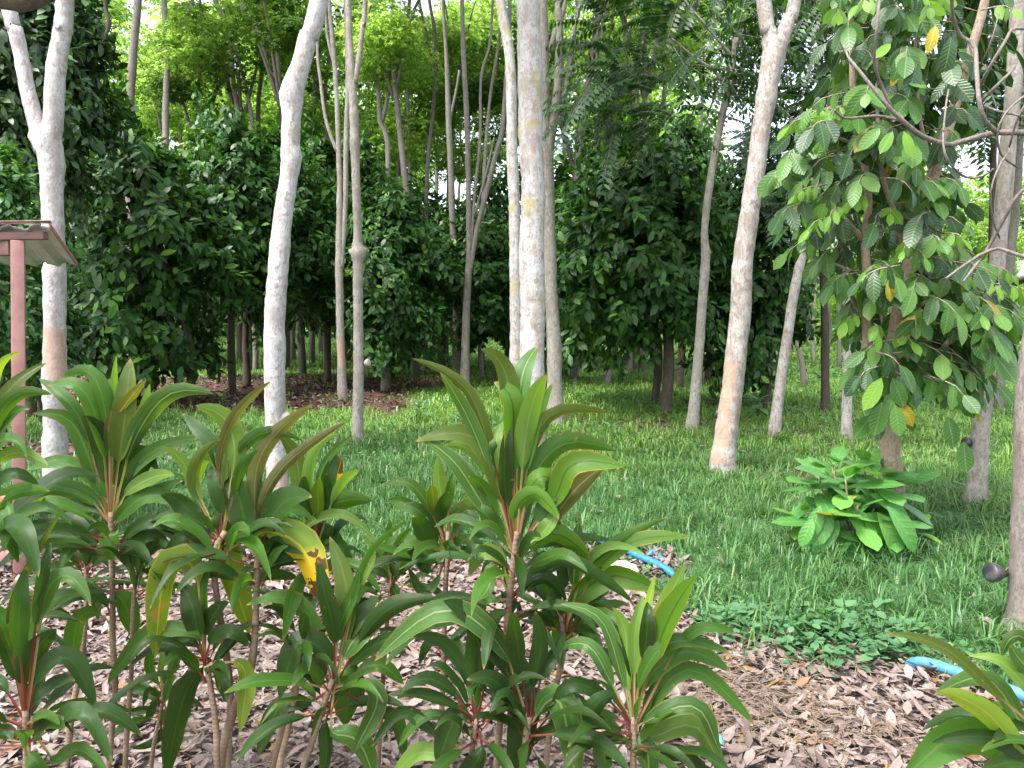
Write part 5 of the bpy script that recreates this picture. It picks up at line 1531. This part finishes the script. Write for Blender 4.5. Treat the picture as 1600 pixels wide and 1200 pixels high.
def ti_plant(label, Y, stems, heads, extra=(), seed=0):
    """stems: pixel lines with widths, top first; heads: (hx, hy, [leaf, ...]) with leaf = x0,y0,x1,y1,x2,y2,width,kind"""
    global rng
    rng = np.random.default_rng(900 + seed)
    s0 = stems[0]
    foot = at(s0[-1][0], s0[-1][1], Y)
    base = np.array([foot[0] + (foot[0] - at(s0[-2][0], s0[-2][1], Y)[0]) * .4, Y, 0.0])
    th = thing('ti_plant', label, 'plant', base, 'strappy plants in front of the dry leaves')
    for si, st in enumerate(stems):
        P = [at(q[0], q[1], Y) for q in st]; R = [q[2] * .86 / 2 / FPX * Y for q in st]
        d = P[-1] - P[-2]
        if P[-1][2] > 0.02:
            g = P[-1].copy() + d / max(.05, -d[2] if d[2] < 0 else .05) * P[-1][2] * .35
            g[1] = Y + rng.uniform(-.05, .05); g[2] = -.03
            P.append(g); R.append(R[-1] * 1.1)
        L = sum(np.linalg.norm(b - a) for a, b in zip(P[:-1], P[1:]))
        V, Q, T = tube(P, R, max(8, int(L * 45)), 10, .07, seed * 7 + si)
        link('stem', raw_mesh('stem', V - base, [Q, T]), M['ti_stem'], th)
    for (hx, hy, leaves) in heads:
        H = at(hx, hy, Y)
        for L in leaves:
            x0, y0, x1, y1, x2, y2, w, kind = L[:8]
            tow = rng.uniform(-1, 1)
            a0 = Y + tow * .015
            p0 = at(x0, y0, a0)
            l1 = np.hypot(x1 - x0, y1 - y0) / FPX * Y; l2 = np.hypot(x2 - x1, y2 - y1) / FPX * Y
            p1 = at(x1, y1, Y + tow * .045)
            p2 = at(x2, y2, Y + tow * .045 + rng.uniform(-.06, .06))
            dh = np.linalg.norm(H - p0)
            tot = l1 + l2
            if dh > .03:
                bend = H * .5 + p0 * .5 + np.array([0, 0, .006])
                pts = [H, bend, p0, p1, p2]; pet = .72 * dh / (dh + tot)
            else:
                pts = [p0, p1, p2]; pet = .10
            roll = math.radians(rng.uniform(12, 30)) * (1 if rng.random() < .5 else -1)
            me = ti_leaf_mesh(pts, w * .98 / FPX * Y, roll, base, pet, wav=.14 if w > 18 else .03, fold=rng.uniform(.3, .62))
            o = link('leaf', me, TI[kind], th)
            if kind in 'Yy':
                o['label'] = 'yellowing strap leaf'
            elif kind == 'b':
                o['label'] = 'bronze coloured strap leaf'
    for (hx, hy, k, ln, el0, el1, kinds) in extra:
        H = at(hx, hy, Y)
        ph = rng.uniform(0, 6)
        for i in range(int(k * 1.9)):
            a = ph + i * 2.4 + rng.normal(0, .2)
            el = math.radians(rng.uniform(el0 + 8, el1 + 18))
            D = np.array([math.cos(a) * math.cos(el), math.sin(a) * math.cos(el), math.sin(el)])
            l_ = ln * rng.uniform(.85, 1.35)
            Hh = H + np.array([0, 0, rng.uniform(-.06, .03)])
            pts = [Hh, Hh + D * l_ * .32, Hh + D * l_ * .7 - np.array([0, 0, l_ * .08]), Hh + D * l_ * .98 - np.array([0, 0, l_ * rng.uniform(.2, .42)])]
            me = ti_leaf_mesh(pts, l_ * rng.uniform(.125, .175), math.pi / 2 * rng.uniform(.35, .75) * (1 if math.cos(a) > 0 else -1), base, .24, wav=.12, fold=rng.uniform(.3, .6))
            link('leaf', me, TI[kinds[i % len(kinds)]], th)
    return th

ti_plant('tall bushy ti plant at left, in front of the forked pale trunk', 2.45,
    [[(174, 800, 11), (174, 860, 11), (176, 930, 10), (176, 1000, 11), (180, 1080, 10), (171, 1200, 11)], [(212, 905, 8), (207, 960, 8), (205, 1050, 9), (196, 1200, 10)]],
    [(173, 822, [(190, 690, 198, 630, 203, 567, 40, 'o'), (171, 674, 190, 640, 222, 598, 24, 'b'), (170, 680, 148, 580, 104, 586, 30, 'g'), (158, 680, 128, 600, 82, 600, 32, 'g'),
        (179, 620, 178, 595, 181, 560, 13, 'p'), (212, 672, 226, 636, 233, 603, 20, 'p'), (208, 690, 262, 612, 323, 612, 34, 's'), (127, 655, 98, 618, 66, 593, 22, 'g'),
        (150, 748, 112, 655, 60, 645, 32, 'g'), (166, 735, 158, 680, 132, 652, 42, 'd'), (155, 760, 104, 722, 50, 730, 28, 'g'), (150, 775, 78, 757, -4, 772, 24, 'g'),
        (140, 780, 78, 765, 34, 812, 28, 'g'), (185, 745, 212, 700, 243, 727, 32, 'd'), (200, 740, 250, 698, 302, 684, 24, 'g'), (198, 768, 240, 745, 268, 741, 24, 'p'),
        (182, 812, 232, 772, 302, 792, 28, 'g'), (186, 800, 232, 778, 278, 752, 26, 'd'), (150, 800, 120, 790, 80, 800, 24, 'd'), (195, 780, 215, 740, 250, 700, 26, 'd')]),
     (175, 868, [(172, 828, 172, 850, 174, 872, 32, 'g'), (146, 850, 118, 848, 96, 882, 26, 'g'), (195, 860, 235, 835, 262, 850, 22, 'd'), (150, 870, 110, 845, 62, 860, 24, 'd'), (200, 835, 240, 815, 285, 838, 24, 'd')]),
     (177, 980, [(180, 925, 196, 945, 209, 987, 34, 'g'), (150, 955, 122, 965, 112, 1037, 30, 'g'), (165, 940, 130, 925, 90, 950, 22, 'd')]),
     (210, 915, [(222, 880, 245, 850, 268, 862, 22, 'd'), (205, 880, 195, 850, 205, 825, 20, 'd'), (222, 905, 250, 900, 270, 925, 20, 'g')])],
    [(174, 840, 9, .30, -5, 40, 'ddg'), (210, 915, 6, .22, 0, 50, 'dg')], 1)
ti_plant('ti plant cut by the left edge, leaves crossing the pink post', 2.15,
    [[(-18, 800, 10), (-22, 1000, 10), (-24, 1200, 11)]],
    [(-15, 800, [(0, 628, 28, 595, 66, 569, 22, 'o'), (-8, 590, 6, 556, 30, 549, 16, 'y'), (-6, 655, 32, 612, 74, 613, 24, 'g'), (-6, 678, 18, 642, 42, 638, 22, 'g'), (-10, 700, 18, 680, 38, 707, 20, 'g'),
        (-8, 722, 28, 706, 68, 722, 24, 'p'), (-8, 755, 24, 738, 56, 754, 20, 'd'), (-5, 790, 30, 770, 70, 765, 20, 'g'), (-10, 820, 8, 836, 26, 872, 18, 'd'), (-10, 800, 14, 790, 8, 850, 20, 'g'), (-12, 840, 30, 820, 60, 840, 18, 'd')])],
    [(-18, 840, 8, .3, -5, 40, 'dg'), (-20, 980, 6, .28, 0, 40, 'd')], 2)
ti_plant('ti plant with red stalks at lower left corner', 2.0,
    [[(40, 1110, 12), (42, 1170, 12), (40, 1230, 12)]],
    [(40, 1130, [(15, 1000, 22, 935, 90, 805, 15, 'o'), (30, 1015, 62, 945, 128, 925, 36, 'g'), (40, 1052, 60, 1010, 84, 985, 42, 'd'), (60, 1052, 104, 1020, 143, 1088, 36, 'd'), (57, 1092, 85, 1068, 112, 1062, 24, 'd'),
        (75, 1142, 125, 1105, 168, 1178, 30, 'd'), (85, 1192, 120, 1168, 162, 1200, 26, 'g'), (20, 1040, 5, 1000, -10, 960, 34, 'd'), (10, 1080, -10, 1060, -30, 1090, 26, 'd'), (30, 1000, 30, 940, 40, 890, 30, 'd'), (22, 1160, 5, 1140, -20, 1170, 26, 'd'),
        (75, 912, 108, 890, 137, 934, 30, 'g'), (60, 930, 70, 880, 78, 850, 22, 'd'), (15, 980, 0, 960, -12, 940, 22, 'g'), (45, 1180, 60, 1190, 70, 1225, 30, 'g')])],
    [(40, 1140, 9, .26, -10, 45, 'ddg')], 3)
ti_plant('ti plant with bronze upright leaves and a limp yellow tipped leaf', 2.35,
    [[(352, 830, 11), (334, 870, 12), (340, 940, 12), (350, 1000, 13), (358, 1060, 14), (360, 1110, 12), (356, 1200, 13)], [(402, 860, 11), (400, 960, 12), (392, 1040, 16), (362, 1120, 18), (346, 1200, 18)]],
    [(345, 850, [(368, 705, 352, 650, 312, 634, 38, 'p'), (343, 712, 366, 650, 414, 600, 18, 'b'), (338, 705, 310, 672, 289, 648, 24, 'd'), (345, 725, 320, 712, 313, 745, 22, 'p'), (383, 828, 370, 765, 344, 728, 46, 'd'),
        (368, 718, 410, 672, 462, 683, 22, 'g'), (303, 758, 282, 715, 256, 698, 20, 'p'), (316, 838, 285, 785, 256, 774, 38, 'd'), (330, 800, 342, 820, 366, 838, 26, 'd'), (300, 760, 312, 710, 340, 688, 20, 'o'),
        (350, 720, 352, 695, 366, 700, 26, 'o'), (318, 842, 290, 820, 250, 812, 28, 'g'), (350, 830, 352, 870, 384, 968, 46, 'y'), (312, 850, 285, 840, 262, 870, 26, 'd'), (345, 790, 335, 760, 330, 730, 22, 'd'), (372, 750, 380, 725, 400, 705, 20, 'g')]),
     (402, 880, [(397, 780, 408, 705, 476, 638, 28, 'b'), (404, 800, 440, 730, 528, 664, 20, 'b'), (418, 828, 440, 785, 480, 775, 46, 'd'), (412, 800, 400, 750, 380, 720, 24, 'd'), (400, 828, 470, 850, 503, 935, 58, 'Y'), (392, 840, 352, 838, 330, 870, 26, 'g'), (412, 870, 440, 850, 470, 862, 28, 'd')])],
    [(350, 860, 8, .28, -5, 40, 'dg'), (402, 900, 7, .27, 0, 45, 'dg')], 4)
ti_plant('ti plant with one upright yellow leaf, right of the leaning white trunk', 2.5,
    [[(488, 860, 9), (486, 940, 9), (470, 1040, 10), (446, 1120, 12), (428, 1200, 13)]],
    [(488, 878, [(471, 778, 462, 710, 438, 679, 30, 'o'), (480, 762, 490, 700, 521, 679, 20, 'p'), (498, 745, 515, 712, 548, 682, 13, 'g'), (512, 748, 518, 728, 527, 710, 26, 'd'), (519, 775, 526, 745, 533, 717, 22, 'Y'), (525, 768, 540, 748, 558, 734, 17, 'p'),
        (490, 822, 525, 785, 574, 780, 38, 'g'), (468, 828, 530, 800, 580, 836, 17, 'p'), (498, 795, 496, 770, 499, 748, 24, 'o'), (512, 792, 512, 765, 510, 742, 16, 'd'), (485, 836, 508, 830, 537, 864, 28, 'd'), (470, 830, 445, 820, 420, 850, 28, 'g'),
        (480, 800, 474, 770, 476, 745, 22, 'd'), (500, 850, 530, 850, 548, 890, 26, 'd'), (470, 870, 440, 862, 428, 900, 24, 'd')])],
    [(488, 890, 9, .27, 0, 50, 'dg')], 5)
ti_plant('ti plant with dull yellow hanging leaf above the dry leaves, below the bronze leaved one', 2.3,
    [[(322, 1040, 10), (330, 1080, 11), (338, 1140, 12), (340, 1200, 12)]],
    [(320, 1040, [(306, 882, 262, 866, 245, 998, 48, 'y'), (318, 990, 240, 985, 178, 1052, 30, 'g'), (330, 1030, 290, 1080, 264, 1192, 42, 'd'), (308, 985, 302, 950, 286, 918, 36, 'd'), (322, 985, 335, 958, 355, 942, 28, 'd'), (380, 1036, 384, 1080, 376, 1132, 30, 'y'),
        (318, 950, 316, 910, 330, 880, 24, 'g'), (330, 1000, 360, 985, 385, 1005, 26, 'd'), (310, 1010, 285, 1000, 262, 1020, 24, 'd'), (332, 1040, 345, 1060, 352, 1090, 24, 'd')])],
    [(322, 1045, 7, .24, -10, 45, 'd')], 6)
ti_plant('small narrow ti plant on a thin stem, low between the left stems', 2.6,
    [[(256, 1070, 6), (252, 1110, 7), (243, 1150, 8), (236, 1205, 9)]],
    [(255, 1085, [(246, 1065, 233, 1040, 240, 1000, 16, 'g'), (240, 1090, 215, 1075, 186, 1088, 16, 'd'), (240, 1100, 232, 1120, 222, 1128, 14, 'd'), (262, 1060, 270, 1035, 272, 1005, 16, 'g'), (262, 1085, 285, 1068, 298, 1078, 14, 'd'), (250, 1050, 255, 1030, 258, 1000, 12, 'p'), (262, 1130, 280, 1145, 262, 1185, 22, 'g'), (250, 1150, 230, 1165, 210, 1168, 14, 'd')])],
    [(254, 1110, 7, .17, 0, 60, 'dg')], 7)
ti_plant('ti plant with bright red leaf stalks, low center left over the dry leaves', 2.25,
    [[(520, 1060, 11), (500, 1120, 12), (484, 1170, 12), (470, 1220, 12)], [(470, 980, 9), (466, 1060, 10), (450, 1140, 12), (434, 1220, 13)]],
    [(522, 1075, [(541, 985, 542, 915, 519, 846, 36, 'o'), (557, 918, 578, 860, 632, 814, 12, 'g'), (562, 915, 590, 870, 570, 838, 10, 'p'), (553, 976, 570, 955, 588, 932, 30, 'd'), (574, 985, 615, 945, 672, 934, 32, 'd'), (543, 1015, 562, 990, 594, 972, 38, 's'),
        (553, 1030, 600, 1000, 665, 985, 24, 'g'), (517, 1030, 470, 995, 441, 1074, 42, 'd'), (503, 1016, 462, 935, 396, 941, 32, 'g'), (538, 1040, 548, 1060, 541, 1120, 54, 'g'), (576, 1066, 592, 1095, 560, 1160, 34, 's'), (588, 1112, 618, 1120, 630, 1175, 26, 'd'),
        (480, 1102, 440, 1098, 408, 1165, 34, 'd'), (515, 1150, 556, 1150, 582, 1208, 38, 's'), (507, 1142, 512, 1170, 504, 1215, 24, 'd'), (522, 985, 508, 930, 498, 880, 30, 'd'), (530, 980, 556, 920, 560, 890, 24, 'g'), (500, 1050, 480, 1035, 455, 1050, 28, 'd'), (565, 1050, 590, 1035, 625, 1062, 26, 'g')])],
    [(515, 1090, 8, .25, -10, 45, 'dg'), (470, 1000, 6, .24, 0, 50, 'd')], 8)
ti_plant('slim ti plant with a single straight brown stem, left of the tallest ti plant', 2.5,
    [[(700, 830, 9), (698, 880, 9), (695, 950, 9), (693, 1030, 10), (690, 1120, 11), (688, 1210, 12)]],
    [(700, 862, [(690, 780, 684, 745, 685, 716, 26, 'p'), (700, 775, 705, 755, 710, 736, 16, 'g'), (681, 802, 677, 780, 675, 760, 22, 'o'), (670, 792, 640, 752, 604, 756, 18, 'g'), (655, 798, 632, 786, 610, 781, 22, 'g'), (704, 805, 722, 798, 748, 784, 28, 'o'),
        (673, 864, 662, 832, 650, 808, 38, 'd'), (672, 896, 655, 870, 638, 864, 22, 'd'), (672, 872, 702, 848, 740, 880, 20, 'p'), (712, 830, 735, 805, 742, 815, 26, 'd'), (690, 820, 692, 790, 700, 770, 22, 'd'), (690, 880, 640, 868, 580, 850, 16, 'g'), (683, 910, 660, 930, 640, 890, 18, 'd')])],
    [(699, 870, 8, .25, 0, 50, 'dg'), (694, 1010, 3, .24, -10, 20, 'd')], 9)
ti_plant('tallest ti plant with long upright olive leaves, in front of the thick white center trunk', 2.3,
    [[(808, 830, 12), (800, 900, 12), (792, 980, 12), (788, 1060, 12), (780, 1140, 13), (774, 1220, 14)]],
    [(806, 868, [(795, 600, 784, 560, 756, 545, 32, 'o'), (812, 612, 818, 570, 838, 543, 38, 's'), (801, 692, 802, 615, 776, 598, 48, 'r'), (820, 690, 834, 620, 851, 588, 36, 'p'), (757, 716, 730, 650, 694, 588, 28, 's'), (764, 700, 732, 605, 655, 562, 22, 'o'),
        (778, 762, 742, 678, 663, 684, 34, 'o'), (758, 795, 710, 720, 662, 685, 30, 's'), (816, 745, 856, 645, 940, 641, 25, 'o'), (830, 690, 842, 650, 861, 602, 22, 'g'), (832, 745, 880, 690, 950, 699, 38, 'g'), (872, 773, 890, 722, 962, 725, 40, 'r'),
        (824, 768, 852, 738, 873, 772, 34, 'r'), (802, 802, 834, 768, 868, 802, 30, 'r'), (770, 745, 735, 700, 700, 695, 26, 'p'), (868, 806, 898, 765, 942, 728, 36, 'b'), (780, 712, 772, 690, 785, 660, 24, 'p'), (768, 702, 778, 692, 790, 712, 16, 'd'), (788, 760, 790, 700, 796, 665, 30, 'd'),
        (830, 857, 868, 832, 914, 864, 32, 'r'), (770, 790, 755, 760, 735, 745, 22, 'g'), (845, 800, 862, 770, 890, 760, 26, 'd'), (780, 830, 756, 800, 742, 790, 28, 'g'), (795, 815, 800, 760, 815, 720, 24, 'd'), (840, 840, 862, 815, 870, 790, 24, 'p')]),
     (797, 935, [(783, 870, 755, 862, 736, 892, 26, 'p'), (770, 880, 764, 920, 748, 935, 24, 's'), (822, 908, 880, 870, 975, 928, 24, 'd'), (780, 940, 760, 935, 745, 960, 22, 'g'), (815, 920, 850, 900, 880, 930, 24, 'd')])],
    [(806, 880, 8, .30, 0, 45, 'dg'), (795, 960, 6, .28, -5, 45, 'd')], 10)
ti_plant('ti plant with an orange edged broad leaf pointing right at the white stone', 2.4,
    [[(878, 960, 10), (880, 1020, 11), (866, 1090, 11), (852, 1210, 12)]],
    [(884, 985, [(905, 892, 960, 848, 1032, 811, 20, 'g'), (932, 890, 985, 846, 1065, 836, 28, 'r'), (893, 940, 950, 898, 1022, 918, 42, 'r'), (898, 892, 899, 850, 904, 818, 32, 's'), (915, 880, 955, 850, 1000, 862, 16, 'p'), (878, 885, 872, 845, 865, 800, 26, 's'),
        (836, 980, 876, 968, 872, 1022, 44, 'g'), (860, 930, 845, 900, 838, 860, 26, 'g'), (905, 950, 935, 940, 960, 965, 26, 'd'), (880, 900, 884, 860, 880, 820, 28, 'd'), (862, 945, 850, 975, 858, 985, 22, 'd'), (900, 960, 915, 990, 905, 1010, 26, 'd')])],
    [(884, 990, 8, .26, 0, 45, 'ddg')], 11)
ti_plant('low ti plant with long dark arching leaves at the bottom center', 2.1,
    [[(826, 1120, 13), (820, 1170, 13), (814, 1230, 13)], [(745, 1120, 9), (738, 1170, 10), (730, 1230, 10)]],
    [(828, 1135, [(786, 1012, 700, 945, 602, 1014, 40, 's'), (778, 1022, 742, 965, 700, 940, 46, 'd'), (840, 1118, 872, 1085, 898, 1205, 52, 's'), (800, 1125, 822, 1100, 806, 1210, 50, 'd'), (800, 1050, 770, 1000, 740, 985, 34, 'd'), (850, 1040, 868, 1020, 880, 990, 26, 'd'),
        (815, 1050, 808, 1000, 800, 960, 34, 'd'), (835, 1060, 846, 1010, 838, 960, 30, 'd'), (850, 1100, 880, 1085, 910, 1110, 26, 'd'), (795, 1090, 770, 1060, 735, 1060, 30, 'd')]),
     (745, 1135, [(683, 1146, 630, 1105, 588, 1155, 24, 'd'), (725, 1048, 690, 1000, 648, 994, 24, 'd'), (700, 1075, 665, 1058, 632, 1076, 24, 'd'), (730, 1115, 712, 1120, 688, 1180, 44, 'd'), (700, 1185, 660, 1172, 620, 1205, 32, 'p'), (742, 1060, 742, 1010, 735, 970, 30, 'd'), (760, 1060, 766, 1010, 775, 980, 30, 'd'), (700, 1120, 660, 1120, 628, 1158, 20, 'g'), (755, 1165, 745, 1190, 720, 1215, 34, 'd')])],
    [(828, 1140, 8, .26, -5, 45, 'd'), (745, 1135, 7, .24, 0, 45, 'dd')], 12)
ti_plant('ti plant with one broad bright upright leaf, lower right of the group', 2.1,
    [[(990, 1120, 12), (990, 1170, 12), (988, 1230, 13)]],
    [(990, 1140, [(1026, 1018, 1048, 960, 1083, 904, 44, 'r'), (1034, 965, 1050, 925, 1068, 885, 30, 'p'), (980, 1060, 978, 985, 960, 952, 28, 'p'), (991, 1025, 994, 970, 1004, 934, 26, 'p'), (1010, 962, 1016, 930, 1023, 900, 15, 'y'), (1000, 1062, 1045, 1000, 1128, 1014, 28, 'g'),
        (1008, 1064, 1068, 1015, 1130, 1040, 36, 'g'), (970, 1056, 940, 965, 885, 944, 26, 's'), (950, 1058, 920, 1005, 880, 1010, 28, 's'), (1068, 998, 1100, 978, 1142, 985, 20, 'g'), (1004, 1122, 1075, 1040, 1164, 1114, 30, 'g'), (1008, 1128, 1085, 1100, 1120, 1164, 32, 's'),
        (1012, 1158, 1085, 1130, 1128, 1204, 38, 'p'), (945, 1198, 948, 1152, 980, 1160, 36, 'g'), (985, 1180, 1010, 1165, 1014, 1215, 38, 's'), (945, 1088, 895, 1065, 866, 1094, 26, 'd'), (960, 1085, 930, 1100, 912, 1160, 32, 'd'), (950, 1120, 915, 1135, 890, 1180, 30, 'd'),
        (985, 1030, 965, 985, 940, 975, 24, 'd'), (1010, 1000, 1012, 965, 1014, 940, 26, 'd'), (1020, 1190, 1060, 1175, 1100, 1210, 30, 'd')])],
    [(990, 1150, 10, .25, -10, 50, 'ddg')], 13)
ti_plant('ti plant with striped leaves in the lower right corner', 1.9,
    [[(1640, 1140, 13), (1645, 1190, 13), (1648, 1240, 13)]],
    [(1640, 1160, [(1550, 1080, 1478, 1012, 1398, 989, 22, 'o'), (1600, 1140, 1545, 1058, 1472, 1078, 34, 's'), (1604, 1186, 1545, 1115, 1478, 1080, 38, 'y'), (1600, 1140, 1560, 1115, 1532, 1088, 18, 'd'), (1602, 1072, 1560, 1030, 1520, 1024, 24, 'p'),
        (1606, 998, 1578, 992, 1567, 1020, 22, 's'), (1610, 1050, 1592, 1030, 1580, 1010, 28, 's'), (1606, 1136, 1585, 1132, 1556, 1152, 22, 'd'), (1610, 1192, 1510, 1140, 1424, 1204, 64, 'g'), (1606, 1180, 1548, 1150, 1470, 1155, 30, 'd'), (1610, 1195, 1580, 1190, 1540, 1200, 30, 'g')])],
    [(1645, 1165, 6, .25, 0, 50, 'dg')], 14)
ti_plant('slender ti plant behind the red stalked one, its thin stem leaning left', 2.55,
    [[(612, 905, 7), (606, 960, 8), (600, 1040, 9), (590, 1210, 10)]],
    [(612, 915, [(606, 880, 590, 850, 566, 838, 16, 'p'), (616, 880, 622, 850, 640, 826, 14, 'g'), (618, 890, 648, 875, 660, 895, 18, 'g'), (604, 900, 580, 890, 560, 912, 18, 'd'), (612, 870, 606, 840, 610, 815, 14, 'g')])],
    [(612, 920, 7, .2, 0, 55, 'dg')], 15)
ti_plant('shaded ti plant with bare grey stem standing behind the left group', 2.75,
    [[(135, 880, 9), (134, 960, 9), (126, 1040, 11), (112, 1120, 12), (103, 1210, 13)]],
    [(136, 890, [(130, 860, 110, 835, 85, 838, 20, 'd'), (140, 860, 146, 835, 160, 818, 20, 'd'), (142, 875, 160, 868, 172, 885, 20, 'd'), (130, 875, 108, 870, 96, 890, 18, 'd'), (136, 850, 132, 820, 126, 800, 18, 'd')])],
    [(136, 895, 8, .24, -5, 50, 'd')], 16)
